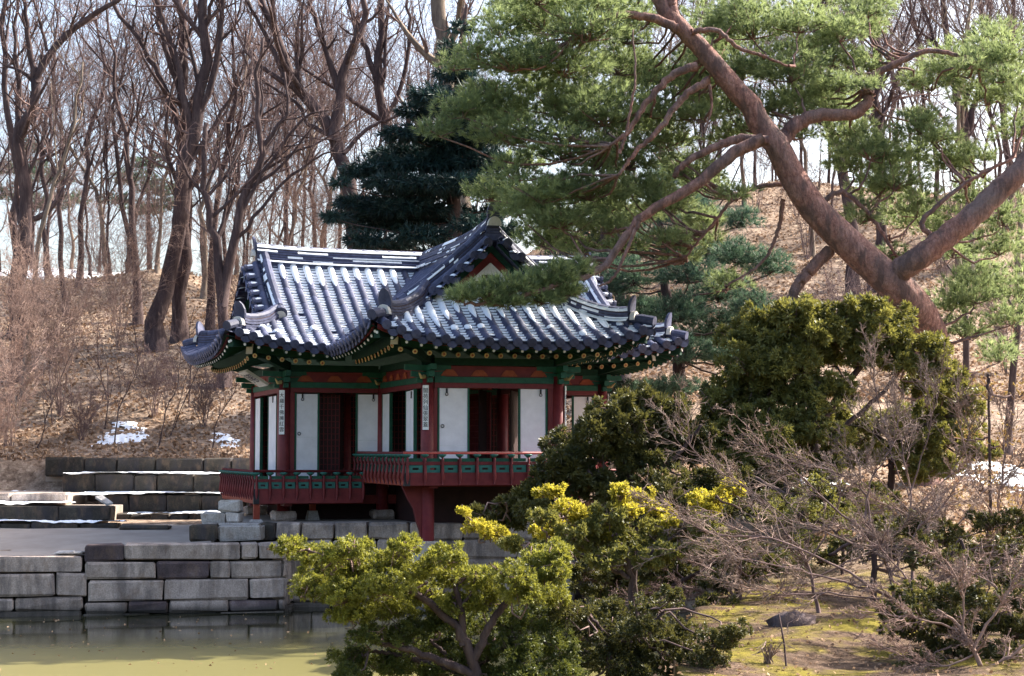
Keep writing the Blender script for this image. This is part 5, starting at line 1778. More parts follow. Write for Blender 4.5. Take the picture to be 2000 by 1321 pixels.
bare_tree('bare_tree', 'short leaning trunk at the right edge above the bare shrubs', [
    stem(1965, 42, [(1985, 650), (2010, 560), (2030, 480)], 0.16, 0.08)], 66, (4, 5, 4))

# --- the wood behind: five kinds of slender tree, copied with their parts
kinds = []
for k in range(5):
    rng = np.random.default_rng(200 + k)
    H = rng.uniform(11, 15)
    p = np.array([(0, 0, 0), (rng.normal() * .6, 0.1, H * .3), (rng.normal() * 1.0, 0.2, H * .6), (rng.normal() * 1.6, rng.normal() * .8, H)])
    q = np.array([p[1] * 0.6 + p[2] * 0.4, p[2] + np.array((rng.uniform(-1.5, 1.5), rng.uniform(-1, 1), 0.5)), p[3] + np.array((rng.uniform(-2, 2), rng.uniform(-1.5, 1.5), -0.8))])
    b_ = np.array([p[1], p[1] * .4 + p[2] * .6 + np.array((rng.uniform(-1.2, 1.2), 0.6, 0)), p[2] + np.array((rng.uniform(-2.5, 2.5), 1, 1.2))])
    t_ = bare_tree('slender_tree', 'x', [(p, rng.uniform(0.17, 0.24), 0.05), (q, 0.09, 0.03), (b_, 0.08, 0.03)], 300 + k, (9, 8, 6), minr=0.011, tmin=0.2, matl='bark' if k != 2 else 'barkpale', twigm='twigfar', rs_=0.45, angs=(0.85, 0.85, 0.9), lens=(0.5, 0.5, 0.5))
    kinds.append(t_)
rb = np.random.default_rng(9)
n_ = 0
for (cnt, px0, px1, y0, y1, lab, gname) in (
        (25, -120, 700, 70, 100, 'slender bare tree in the wood on the left hilltop', 'bare trees in the left wood'),
        (12, 450, 1000, 68, 95, 'slender bare tree in the wood beyond the roof', 'bare trees beyond the roof'),
        (34, 1150, 2100, 60, 100, 'slender bare tree in the wood on the right hilltop', 'bare trees on the right hilltop')):
    for i in range(cnt):
        Y = rb.uniform(y0, y1); px = px0 + (px1 - px0) * (i + rb.uniform(0, 1)) / cnt
        p = gp(px, Y)
        k = kinds[n_ % 5]
        if n_ < 5:
            k.location = tuple(p); k.rotation_euler = (0, 0, rb.uniform(0, 6.28)); k['label'] = lab; k['group'] = gname
        else:
            copy_thing(k, tuple(p), rb.uniform(0, 6.28), rb.uniform(0.75, 1.25), lab, gname)
        n_ += 1

# --- saplings and brush on the left slope
sap = [(330, 51, 'sapling with a long stem leaning right on the lower left slope', [(335, 850), (395, 700), (470, 610)]),
       (205, 52, 'thin sapling standing above the upper step', [(212, 770), (205, 700), (190, 640)]),
       (75, 50, 'bare sapling at the left above the step wall', [(88, 830), (110, 760), (140, 690)]),
       (310, 50, 'forked dark sapling near the broken snow patch', [(325, 800), (345, 760), (352, 690)]),
       (225, 50.5, 'dark sapling rising from the broken snow patch', [(232, 800), (260, 740), (280, 670)]),
       (210, 55, 'slim sapling in the middle of the left slope', [(195, 720), (190, 650), (200, 590)]),
       (415, 50, 'sapling close to the pavilion corner on the slope', [(425, 820), (455, 770), (470, 720)]),
       (105, 53, 'knee high bare sapling on the left slope', [(100, 780), (98, 720), (110, 660)]),
       (370, 54, 'sapling standing left of the roof corner', [(372, 720), (370, 650), (380, 600)]),
       (270, 58, 'low sapling between the trunks on the slope', [(268, 680), (262, 620), (270, 560)])]
for i, (px, Y, lab, pts) in enumerate(sap):
    bare_tree('sapling', lab, [stem(px, Y, pts, 0.035, 0.012), limb(Y, [pts[0], (pts[1][0] - 25, pts[1][1] + 20), (pts[2][0] - 55, pts[2][1] + 20)], 0.02, 0.008)], 70 + i, (7, 5, 4), matl='bark', cat='sapling', minr=0.005, tmin=0.2)


def bush(name, label, c, w, h, n, seed, matl, cat='shrub', minr=0.004, dens=(5, 5, 4), group=None):
    """a thicket of thin stems fanning out from one base"""
    rng = np.random.default_rng(seed)
    st = []
    for i in range(n):
        a = rng.uniform(0, 6.28); rr_ = w * math.sqrt(rng.uniform(0.02, 1))
        e_ = np.array((math.cos(a) * rr_, math.sin(a) * rr_ * 0.7, h * rng.uniform(0.6, 1.0)))
        m_ = e_ * np.array((0.35, 0.35, 0.55))
        st.append((np.array([c + np.array((rng.normal() * .05, rng.normal() * .05, -.05)), c + m_, c + e_]), 0.022, 0.006))
    return bare_tree(name, label, st, seed + 1, dens, matl=matl, twigm=matl, cat=cat, minr=minr, tmin=0.2, up=0.08, lens=(0.4, 0.5, 0.5), group=group)


for i, (px, Y, w_, h_, lab) in enumerate((
        (20, 50, 2.2, 6.0, 'tall pinkish brush of fine twigs at the left edge'),
        (120, 54, 2.4, 5.5, 'pinkish brush with fine twigs before the snow field'),
        (-40, 47, 1.8, 5.0, 'sunlit brush leaning in from the left edge'),
        (230, 60, 2.4, 5.6, 'reddish brush between the snow field and the thick trunks'),
        (500, 60, 2.6, 6.0, 'pinkish brush behind the left end of the roof'),
        (590, 64, 2.8, 6.5, 'pale brush seen over the main ridge'),
        (300, 53, 1.4, 2.4, 'low brown brush on the slope above the terraces'),
        (400, 52, 1.3, 2.2, 'low brown brush beside the pavilion'),
        (160, 51, 1.2, 1.7, 'low bare brush left of the broken snow patch'))):
    bush('bare_bush', lab, gp(px, Y), w_, h_, 15 if i < 6 else 10, 500 + 3 * i, 'twigbud' if i < 6 else 'twig', 'bush', 0.008 if i < 6 else 0.006, (7, 7, 6))


for i, (px, Y, w_, h_, lab) in enumerate((
        (1330, 72, 3.0, 6.0, 'pale brush on the hilltop right of the conifer'),
        (1480, 78, 3.2, 7.0, 'pale brush on the hilltop under the big pine fork'),
        (1580, 70, 2.6, 5.0, 'brush of thin stems on the slope behind the pine trunk'),
        (1780, 76, 3.0, 6.5, 'pale brush on the hilltop right of the tall straight trunk'),
        (1850, 62, 2.4, 4.5, 'thin brush on the slope below the forked grey tree'),
        (1960, 68, 2.8, 6.0, 'pale brush on the hilltop at the right edge'),
        (1640, 56, 1.8, 3.2, 'low brush on the leafy slope left of the leaning dark trunk'),
        (1970, 52, 1.8, 3.4, 'low brush on the leafy slope at the right edge'),
        (60, 84, 3.6, 6.5, 'far pale brush on the left hilltop at the picture edge'),
        (180, 92, 3.6, 6.0, 'far pale brush behind the snow field'),
        (290, 86, 3.4, 6.5, 'far pale brush left of the crossing trunks'),
        (400, 88, 3.6, 7.0, 'far pale brush right of the crossing trunks'),
        (480, 80, 3.2, 6.5, 'far pale brush at the left end of the roof'),
        (640, 84, 3.6, 7.0, 'far pale brush beside the big grey oak'),
        (1400, 86, 3.6, 6.5, 'far brush on the crest left of the pine trunk'),
        (1690, 88, 3.6, 6.5, 'far brush on the crest inside the fork of the pine'),
        (1900, 84, 3.4, 6.0, 'far brush on the crest at the forked grey tree'))):
    bush('bare_bush', lab, gp(px, Y), w_, h_, 11, 560 + 3 * i, 'twigfar', 'bush', 0.008, (6, 6, 5))


# ------------------------------------------------------------------ evergreens: pads of needles or leaves
def pads_at(lst, Y, dY, rng, sc=1.0, depth=0.8):
    """(px, py, rx, ry[, Y]) pads -> centres and radii in metres"""
    C, Rr = [], []
    for p in lst:
        y = (p[4] if len(p) > 4 else Y) + rng.uniform(-dY, dY)
        C.append(at(p[0], p[1], y)); k = y / FPX
        Rr.append((p[2] * k * sc, max(p[2] * k * depth, 0.25) * sc, p[3] * k * sc))
    return np.array(C), np.array(Rr)


def fill_pad(c, r, n, rng, upb=0.25, shell=0.45):
    d = unit(rng.normal(size=(n, 3)))
    rad = rng.uniform(0, 1, n) ** shell
    q = d * rad[:, None]
    q[:, 2] = np.where(q[:, 2] < -0.35, q[:, 2] * 0.5, q[:, 2])
    P_ = c + q * r
    A = unit(q * np.array((1, 1, 0.7)) + np.array((0, 0, upb)) + rng.normal(size=(n, 3)) * 0.35)
    return P_, A


def pine_foliage(root, C, Rr, rng, dens, n, L, W, matl, name='crown', spread=0.5, upb=0.5, twig_from=None, twm='barkred', base=None, shell=0.5, lump=0, tr_=1.0):
    m = MB(); tw = MB()
    for c, r in zip(C, Rr):
        vol = r[0] * r[1] + r[0] * r[2]
        k = max(6, int(dens * vol))
        if lump:
            # the pad is made of small dense tufts with gaps between them
            kk = max(4, k // lump)
            Q, A0 = fill_pad(c, r, kk, rng, upb, 0.6)
            s_ = np.mean(r) * 0.26
            Pq = np.repeat(Q, lump, 0); Aq = np.repeat(A0, lump, 0)
            dd = unit(rng.normal(size=Pq.shape) + Aq * 0.9)
            P_ = Pq + dd * s_ * rng.uniform(0.3, 1.0, (len(Pq), 1)); A = unit(dd * 0.8 + Aq * 0.5)
            ti = np.repeat(np.clip(rng.normal(0.5, 0.22, kk), 0.05, 0.95), lump) * 0.8 + 0.2 * rng.uniform(0, 1, len(Pq))
        else:
            P_, A = fill_pad(c, r, k, rng, upb, shell)
            ti = rng.uniform(0.0, 1.0, len(P_)) * 0.7 + 0.3 * rng.uniform()
        m.blades(P_ - base, A, n, L, W, spread, rng, tint=ti, quad=lump > 0)
        # small twigs inside the pad
        kt = max(3, min(14, k // 25))
        E, _ = fill_pad(c, r, kt, rng, 0, 0.7)
        S_ = c - np.array((0, 0, r[2] * 0.5))
        M_ = (E + S_) / 2 + rng.normal(size=E.shape) * 0.06
        tp = np.stack([np.repeat(S_[None], kt, 0), M_, E], 1) - base
        tw.tubes(tp, np.tile(np.array([[0.016, 0.011, 0.005]]) * tr_, (kt, 1)), 4, cap=False)
        if twig_from is not None:
            dd = np.linalg.norm(twig_from - S_, axis=1) + np.clip(twig_from[:, 2] - S_[2] - 0.3, 0, None)
            j = np.argmin(dd); a = twig_from[j]
            if dd[j] < 4.5:
                mid = (a + S_) / 2 + np.array((0, 0, -0.08 * dd[j])) + rng.normal(size=3) * 0.1
                pth = smooth_path(np.array([a, mid, S_]), 7) + np.concatenate([[np.zeros(3)], rng.normal(size=(5, 3)) * 0.03, [np.zeros(3)]])
                tw.tubes(pth[None] - base, np.linspace(0.032, 0.016, 7)[None] * tr_, 5, cap=False)
    m.build(name, MT[matl], root)
    tw.build('twigs', MT[twm], root, smooth=True)['kind'] = 'stuff'


def skeleton(root, limbs, base, matl, sides=10, rng=None, K=34):
    m = MB(); pts = []
    for (p, r0, r1) in limbs:
        s_ = smooth_path(np.array(p), K)
        if rng is not None:
            L = np.linalg.norm(s_[-1] - s_[0]); w_ = rng.normal(size=s_.shape) * min(0.005 * L, 0.016); w_[0] = 0; s_ = s_ + w_
        m.tubes(s_[None] - base, np.linspace(r0, r1, K)[None], sides); pts.append(s_)
    m.build('trunk', MT[matl], root, smooth=True)
    return np.concatenate(pts)


# --- the big red pine
rp = np.random.default_rng(77)
YP = 34.0
g0 = gp(1800, 35.0)
base = g0.copy()
pine = empty('pine_tree', tuple(base))
tag(pine, 'big leaning red pine with a heavy V fork and broad needle pads', 'tree')
PL = lambda pts, r0, r1, Y=YP: ([at(p[0], p[1], p[2] if len(p) > 2 else Y) for p in pts], r0, r1)
limbs = [
    ([g0, at(1822, 720, 35), at(1805, 625, 34.5), at(1755, 562, 34), at(1690, 508, 34), at(1625, 445, 34), at(1567, 375, 34), at(1532, 312, 34), at(1500, 262, 34), at(1457, 203, 34), at(1410, 143, 34), at(1365, 92, 34), at(1322, 45, 34), at(1290, 8, 34), at(1268, -30, 34)], 0.39, 0.12),
    PL([(1318, 42), (1312, 0), (1320, -40)], 0.12, 0.09),
    PL([(1325, 55), (1270, 35), (1215, 30), (1165, 45), (1140, 65)], 0.1, 0.05, 33.6),
    PL([(1735, 585, 34.3), (1755, 535, 33.9), (1800, 502), (1860, 455), (1930, 395), (2000, 325), (2080, 240)], 0.25, 0.21, 33.6),
    PL([(1500, 275), (1440, 272), (1380, 295), (1330, 325), (1318, 345)], 0.1, 0.05, 33.4),
    PL([(1490, 272), (1430, 300), (1380, 345), (1320, 385), (1260, 420), (1215, 470), (1185, 515), (1140, 540, 33.0), (1080, 560, 32.6), (1000, 585, 32.4), (930, 595, 32.3)], 0.13, 0.03, 33.2),
    PL([(1250, 430), (1232, 470), (1200, 540), (1170, 560)], 0.045, 0.02, 33.1),
    PL([(1520, 285), (1555, 245), (1600, 225), (1670, 222), (1700, 190), (1690, 170)], 0.17, 0.08, 34.6),
    PL([(1690, 195), (1700, 155), (1760, 120), (1820, 100), (1900, 115)], 0.09, 0.04, 34.8),
    PL([(1360, 130), (1310, 150), (1260, 205), (1225, 260), (1190, 285)], 0.09, 0.03, 33.4),
    PL([(1385, 155), (1330, 195), (1290, 250), (1240, 300), (1205, 345)], 0.08, 0.03, 33.2),
    PL([(1350, 62), (1400, 60), (1440, 92), (1490, 110), (1540, 130)], 0.06, 0.02, 33.8),
    PL([(1620, 490), (1580, 530), (1550, 575), (1530, 640)], 0.13, 0.1, 34.2),
    PL([(1530, 360), (1450, 375), (1390, 440), (1340, 500)], 0.05, 0.02, 34.6),
    PL([(1530, 390), (1520, 450), (1490, 510), (1420, 560)], 0.05, 0.02, 34.5),
    PL([(1600, 400), (1640, 375), (1680, 400), (1720, 450), (1750, 500)], 0.06, 0.03, 35),
    PL([(1840, 470), (1800, 440), (1845, 390), (1900, 350), (1980, 310)], 0.06, 0.03, 34.4),
    PL([(1385, 165), (1390, 210), (1375, 260)], 0.035, 0.015, 33.6),
    PL([(1210, 300), (1225, 250), (1240, 150), (1235, 60)], 0.035, 0.015, 33.0),
]
pts_ = skeleton(pine, limbs, base, 'barkred', 12, rp)
P_a = [(980, 55, 55, 30), (1060, 35, 65, 36), (1150, 55, 75, 40), (935, 100, 38, 26), (885, 125, 30, 20), (1000, 118, 75, 36), (1100, 125, 85, 40), (1205, 118, 75, 45),
       (1240, 35, 60, 34), (1080, 198, 85, 40), (965, 190, 60, 30), (905, 212, 55, 28), (1180, 218, 85, 45), (1275, 200, 55, 50), (1000, 262, 75, 34), (1100, 290, 85, 40),
       (1225, 305, 75, 45), (1000, 335, 45, 26), (1055, 378, 65, 30), (1150, 368, 85, 36), (1015, 410, 45, 22), (1095, 430, 75, 26), (1300, 262, 55, 45), (1345, 152, 40, 45), (1355, 335, 55, 34),
       (1170, 10, 70, 26), (1050, -5, 70, 22), (1190, 440, 50, 26), (1270, 370, 45, 26), (860, 255, 40, 20)]
P_b = [(900, 578, 34, 20, 32.3), (945, 572, 46, 26, 32.3), (1000, 562, 50, 30, 32.4), (1050, 552, 45, 32, 32.6), (1090, 540, 45, 32, 32.7), (1125, 528, 38, 28, 32.9), (985, 592, 45, 14, 32.4), (1060, 585, 45, 16, 32.6), (1110, 570, 40, 18, 32.8)]
P_c = [(1395, 45, 65, 45), (1470, 50, 75, 44), (1560, 40, 65, 40), (1450, 130, 75, 42), (1545, 135, 75, 42), (1625, 110, 55, 34), (1425, 205, 50, 34), (1515, 205, 60, 36), (1600, 185, 65, 34),
       (1655, 255, 55, 34), (1700, 290, 55, 40), (1745, 345, 60, 45), (1790, 400, 50, 40), (1800, 245, 55, 30), (1835, 440, 45, 34), (1640, 60, 50, 36), (1770, 300, 50, 34),
       (1870, 125, 70, 40), (1955, 105, 60, 50), (1930, 185, 65, 34), (1985, 255, 50, 36), (1820, 160, 50, 30), (1990, 170, 50, 40), (1900, 570, 60, 40, 35), (1950, 480, 55, 32, 35), (1860, 590, 45, 28, 35), (1975, 620, 45, 26, 35)]
P_c += [(1660, 310, 50, 40, 36), (1720, 360, 55, 44, 36), (1770, 420, 50, 40, 36), (1680, 420, 36, 30, 36), (1850, 300, 50, 34, 36), (1900, 380, 44, 34, 36), (1860, 480, 44, 40, 36), (1920, 540, 50, 40, 36), (1960, 420, 46, 36, 36), (1990, 560, 46, 40, 36), (1880, 640, 46, 34, 36), (1950, 690, 40, 30, 36)]
P_d = [(1440, 380, 45, 22, 34.4), (1330, 500, 45, 24, 34.6), (1420, 555, 50, 28, 34.5), (1740, 500, 40, 26, 35), (1690, 165, 35, 22, 34.6)]
P_a = [(x, y, rx * 1.25, ry * 1.3, 35.4 if x > 1190 else 34.4) for (x, y, rx, ry) in P_a]
P_c = [(p[0], p[1], p[2] * 1.2, p[3] * 1.25, p[4] if len(p) > 4 else 35.6) for p in P_c]
for k in range(46):
    x, y = rp.uniform(950, 1390), rp.uniform(-20, 470)
    if x < 1010 and 60 < y < 190 and rp.uniform() < .5: continue
    P_a.append((x, y, rp.uniform(38, 70), rp.uniform(18, 34), rp.uniform(35.2, 37.5)))
for k in range(26):
    P_c.append((rp.uniform(1390, 1720), rp.uniform(-20, 300), rp.uniform(36, 64), rp.uniform(20, 32), rp.uniform(35.5, 38)))
for k in range(14):
    P_c.append((rp.uniform(1780, 2020), rp.uniform(40, 330), rp.uniform(30, 56), rp.uniform(18, 28), rp.uniform(34, 36.5)))
for k in range(12):
    P_d.append((rp.uniform(1020, 1420), rp.uniform(360, 500), rp.uniform(36, 60), rp.uniform(18, 28), rp.uniform(35, 38)))
for (lst, nm, dens) in ((P_a, 'crown', 300), (P_b, 'bough', 700), (P_c, 'crown', 270), (P_d, 'crown', 260)):
    C, Rr = pads_at(lst, 33.8, 0.9 if lst is not P_b else 0.12, rp, 1.0, 0.9 if lst is not P_b else 0.5)
    pine_foliage(pine, C, Rr, rp, dens, 16, 0.17, 0.015, 'pine', nm, 0.42, 0.55, pts_, base=base)

# --- a younger pine and low conifers behind the roof end
yp = gp(1330, 46); base = yp
yo = empty('pine_tree', tuple(base))
tag(yo, 'dark bushy pine with blue green needles behind the right end of the roof', 'tree')
pts_ = skeleton(yo, [([yp, at(1325, 700, 46), at(1300, 560, 46), at(1290, 440, 46), at(1300, 330, 46)], 0.2, 0.05)], base, 'bark', 8, rp)
C, Rr = pads_at([(1290, 485, 75, 40), (1235, 540, 60, 36), (1345, 535, 70, 38), (1405, 570, 65, 40), (1230, 605, 60, 30), (1315, 605, 75, 36), (1385, 650, 65, 45), (1340, 690, 60, 36), (1440, 500, 55, 36), (1270, 420, 55, 30), (1360, 430, 55, 34), (1300, 350, 50, 34), (1470, 600, 50, 40), (1200, 500, 40, 26), (1270, 655, 55, 30), (1440, 430, 50, 30), (1500, 520, 50, 36), (1420, 690, 50, 36), (1480, 680, 44, 34), (1200, 560, 50, 30), (1400, 490, 50, 30), (1330, 610, 60, 36), (1350, 400, 50, 30), (1440, 620, 50, 34), (1240, 770, 70, 26, 44), (1320, 760, 60, 24, 44)], 46, 1.5, rp)
pine_foliage(yo, C, Rr, rp, 330, 14, 0.2, 0.018, 'pinedk', 'crown', 0.45, 0.5, pts_, 'bark', base)

# --- the dark fir behind the ridge
fb_ = gp(885, 54); base = fb_
fir = empty('fir_tree', tuple(base))
tag(fir, 'dark fir with drooping tiers rising behind the main ridge', 'tree')
pts_ = skeleton(fir, [([fb_, at(888, 500, 54), at(885, 350, 54), at(892, 200, 54), at(905, 60, 54), at(912, 10, 54)], 0.3, 0.04)], base, 'bark', 9)
F_ = [(905, 60, 26, 16), (890, 90, 38, 18), (915, 120, 40, 18), (870, 140, 50, 22), (930, 170, 50, 20), (850, 185, 60, 22), (830, 225, 62, 22), (900, 215, 60, 24), (800, 265, 70, 24), (870, 270, 75, 26), (950, 260, 60, 24),
      (780, 305, 75, 22), (860, 320, 85, 28), (940, 315, 70, 26), (735, 335, 55, 18), (700, 350, 42, 14), (800, 360, 90, 26), (890, 370, 95, 30), (965, 365, 60, 28), (730, 395, 70, 20), (690, 425, 50, 15), (660, 430, 25, 9), (790, 410, 90, 24),
      (870, 425, 85, 26), (960, 420, 55, 26), (740, 450, 65, 18), (820, 465, 85, 22), (705, 475, 45, 14), (900, 465, 70, 20), (985, 390, 30, 26), (760, 485, 70, 14), (980, 460, 45, 22), (870, 490, 60, 14)]
F_ += [(870, 200, 50, 30), (920, 240, 50, 30), (880, 290, 60, 30), (930, 350, 60, 30), (850, 380, 70, 30), (910, 440, 60, 26), (780, 380, 60, 26), (830, 300, 60, 26), (900, 150, 40, 26), (740, 420, 50, 22), (690, 390, 36, 16), (670, 350, 26, 12), (800, 440, 60, 24), (720, 470, 50, 18), (770, 330, 50, 20), (960, 300, 40, 26)]
F_ = [(p[0] + rp.normal() * 9, p[1] + rp.normal() * 5, p[2] * rp.uniform(.7, 1.15), p[3] * rp.uniform(.6, 1.0)) for p in F_]
C, Rr = pads_at(F_, 54, 1.6, rp, 1.0, 0.8)
pine_foliage(fir, C, Rr, rp, 190, 10, 0.28, 0.045, 'fir', 'crown', 0.6, -0.15, pts_, 'bark', base, 0.5)
# low conifers around
lc = gp(1180, 60); base = lc
l2 = empty('conifer', tuple(base)); tag(l2, 'dark conifer standing behind the gable right of the fir', 'tree')
pts_ = skeleton(l2, [([lc, at(1180, 500, 60), at(1175, 380, 60), at(1180, 300, 60)], 0.18, 0.05)], base, 'bark', 8)
C, Rr = pads_at([(1130, 480, 60, 24), (1190, 450, 60, 26), (1160, 400, 50, 24), (1240, 480, 45, 22), (1080, 470, 40, 18), (1250, 430, 40, 22), (1100, 505, 50, 20), (1190, 500, 60, 22)], 60, 1.5, rp)
pine_foliage(l2, C, Rr, rp, 90, 10, 0.26, 0.05, 'fir', 'crown', 0.6, 0.0, pts_, 'bark', base)

for (lab, px, Y, pads, sd) in (
        ('faint yellow green pine far behind the left edge trees', 60, 108, [(40, 330, 60, 22), (100, 350, 50, 20), (20, 380, 50, 22), (80, 400, 60, 22), (140, 390, 40, 18), (60, 290, 40, 16)], 31),
        ('faint yellow green pine far behind the thin upright trees', 290, 112, [(260, 350, 50, 20), (310, 370, 50, 20), (290, 320, 40, 18), (230, 390, 40, 18), (330, 400, 46, 20), (280, 410, 46, 20)], 32)):
    b_ = gp(px, Y); o = empty('distant_pine', tuple(b_)); tag(o, lab, 'tree')
    rng = np.random.default_rng(sd)
    pts_ = skeleton(o, [([b_, at(px, 400, Y), at(px, 300, Y)], 0.2, 0.06)], b_, 'bark', 7)
    C, Rr = pads_at(pads, Y, 1.5, rng)
    pine_foliage(o, C, Rr, rng, 70, 10, 0.3, 0.06, 'pinedk', 'crown', 0.5, 0.4, pts_, 'bark', b_)

# --- junipers on the right bank
def juniper(label, bpx, Y, limbs, pads, seed, matl='jun', dens=900, n=7, L=0.085, W=0.02, lump=16, dY=0.5, depth=0.8, twm='twig', trunkm='bark', name='juniper', upb=0.25, spread=0.75, bz=None, sc=1.15):
    rng = np.random.default_rng(seed)
    b0 = gp(bpx, Y)
    if bz is not None: b0[2] = bz
    root = empty(name, tuple(b0)); tag(root, label, 'shrub' if 'shrub' in label or 'bush' in label else 'tree')
    LB = [([b0 if p == 'b' else at(p[0], p[1], p[2] if len(p) > 2 else Y) for p in pts], r0, r1) for (pts, r0, r1) in limbs]
    pts_ = skeleton(root, LB, b0, trunkm, 8, rng)
    C, Rr = pads_at(pads, Y, dY, rng, sc, depth)
    pine_foliage(root, C, Rr, rng, dens, n, L, W, matl, 'crown', spread, upb, pts_, twm, b0, 0.5, lump, 0.8 * Y / 34)
    return root


juniper('big rounded juniper with olive brown crown below the red pine', 1592, 31, [
    (['b', (1592, 900), (1582, 800), (1560, 720), (1540, 650)], 0.13, 0.05), ([(1590, 850), (1640, 770), (1700, 690), (1740, 640)], 0.08, 0.03),
    ([(1590, 840), (1650, 830), (1720, 770), (1760, 720)], 0.05, 0.03), ([(1585, 820), (1500, 760), (1440, 720)], 0.06, 0.03)],
    [(1450, 660, 42, 30), (1495, 630, 50, 30), (1555, 612, 55, 26), (1615, 630, 50, 28), (1585, 655, 60, 30), (1520, 670, 60, 32), (1460, 710, 50, 34), (1535, 715, 65, 34), (1615, 690, 50, 30), (1440, 760, 46, 36), (1500, 770, 58, 36), (1560, 760, 40, 30), (1420, 810, 42, 34), (1480, 825, 52, 34), (1410, 850, 42, 28), (1540, 820, 36, 26),
     (1610, 755, 50, 22), (1655, 765, 36, 18), (1690, 610, 50, 28), (1740, 622, 48, 26), (1720, 660, 55, 30), (1780, 670, 46, 30), (1670, 650, 40, 28), (1760, 710, 46, 28), (1815, 715, 38, 30), (1800, 760, 34, 24), (1400, 780, 36, 34), (1390, 830, 36, 30), (1440, 860, 48, 30, 30.2), (1500, 865, 48, 30, 30.2), (1545, 855, 36, 26), (1430, 900, 48, 26, 30), (1510, 900, 46, 26, 30), (1380, 880, 36, 26), (1570, 700, 46, 26), (1640, 660, 44, 26), (1480, 735, 50, 30), (1830, 690, 26, 24), (1690, 700, 40, 24), (1470, 880, 40, 24), (1590, 790, 30, 16)],
    801, dens=1700, dY=0.5, L=0.1, W=0.028)
juniper('sprawling dark juniper hiding the right corner of the pavilion', 1250, 29, [
    (['b', (1245, 1010), (1230, 920), (1200, 850), (1210, 800)], 0.09, 0.03), ([(1240, 960), (1150, 920), (1080, 930), (990, 985)], 0.06, 0.02), ([(1240, 960), (1330, 880), (1370, 830)], 0.06, 0.02)],
    [(1250, 785, 55, 22), (1200, 800, 45, 24), (1300, 800, 50, 24), (1160, 835, 50, 28), (1225, 840, 60, 30), (1290, 850, 55, 30), (1120, 870, 50, 30), (1180, 880, 60, 32), (1250, 900, 60, 34), (1320, 890, 50, 30), (1345, 840, 45, 26), (1090, 910, 45, 28), (1140, 930, 55, 30), (1060, 945, 42, 26), (1020, 970, 38, 22), (985, 985, 30, 16), (1040, 1000, 42, 24), (1000, 1015, 40, 22), (1090, 980, 50, 30), (950, 1020, 30, 13), (1370, 880, 40, 28), (930, 1000, 22, 9), (1380, 940, 45, 30), (1180, 960, 60, 32), (1300, 960, 60, 36), (1240, 1000, 60, 36), (1160, 1030, 55, 32), (1330, 1010, 55, 34), (1090, 1045, 45, 26), (1400, 990, 50, 30)],
    802, 'jundk', dens=1500, dY=0.7, L=0.1, W=0.028, bz=0.4)
juniper('golden leaved shrub of new shoots, their sunlight put into the colour, in front of the dark juniper', 1250, 24, [
    (['b', (1240, 1120), (1235, 1050), (1230, 985)], 0.05, 0.02), ([(1240, 1100), (1150, 1050), (1085, 985)], 0.035, 0.012), ([(1240, 1110), (1330, 1040), (1400, 970)], 0.035, 0.012), ([(1240, 1110), (1100, 1080), (950, 1040)], 0.03, 0.01)],
    [(1075, 960, 26, 12), (1110, 990, 30, 14), (1135, 1010, 24, 14), (1210, 962, 22, 16), (1240, 975, 32, 22), (1225, 995, 26, 16), (1290, 1000, 22, 16), (1310, 1020, 14, 10), (1365, 980, 20, 14), (1395, 975, 26, 16), (1430, 955, 24, 14), (1375, 1000, 26, 14), (925, 1030, 18, 10), (955, 1040, 28, 13), (985, 1052, 18, 9), (1065, 1045, 26, 14), (1090, 1030, 20, 11), (1185, 1045, 16, 9), (905, 1000, 10, 6)],
    803, 'gold', dens=3000, n=6, dY=0.4, L=0.06, W=0.026, lump=9, name='sunlit_shoots', spread=0.6)
juniper('olive green shrub between the golden sprays and the near bank', 1230, 23.5, [
    (['b', (1230, 1130), (1220, 1080), (1200, 1040)], 0.05, 0.02), ([(1230, 1110), (1300, 1060), (1340, 1030)], 0.035, 0.012), ([(1230, 1130), (1130, 1080), (1060, 1060)], 0.035, 0.012)],
    [(1150, 1060, 50, 26), (1220, 1050, 50, 28), (1290, 1050, 45, 26), (1345, 1040, 40, 24), (1080, 1075, 40, 20), (1190, 1095, 45, 22), (1270, 1095, 40, 22), (1180, 1010, 40, 20), (1130, 1040, 36, 18), (1010, 1065, 30, 12), (1060, 1010, 30, 14), (1320, 1075, 36, 20), (1380, 1030, 30, 18)],
    804, 'jun', dens=2400, dY=0.5, L=0.06, W=0.022, lump=14, name='olive_shrub')
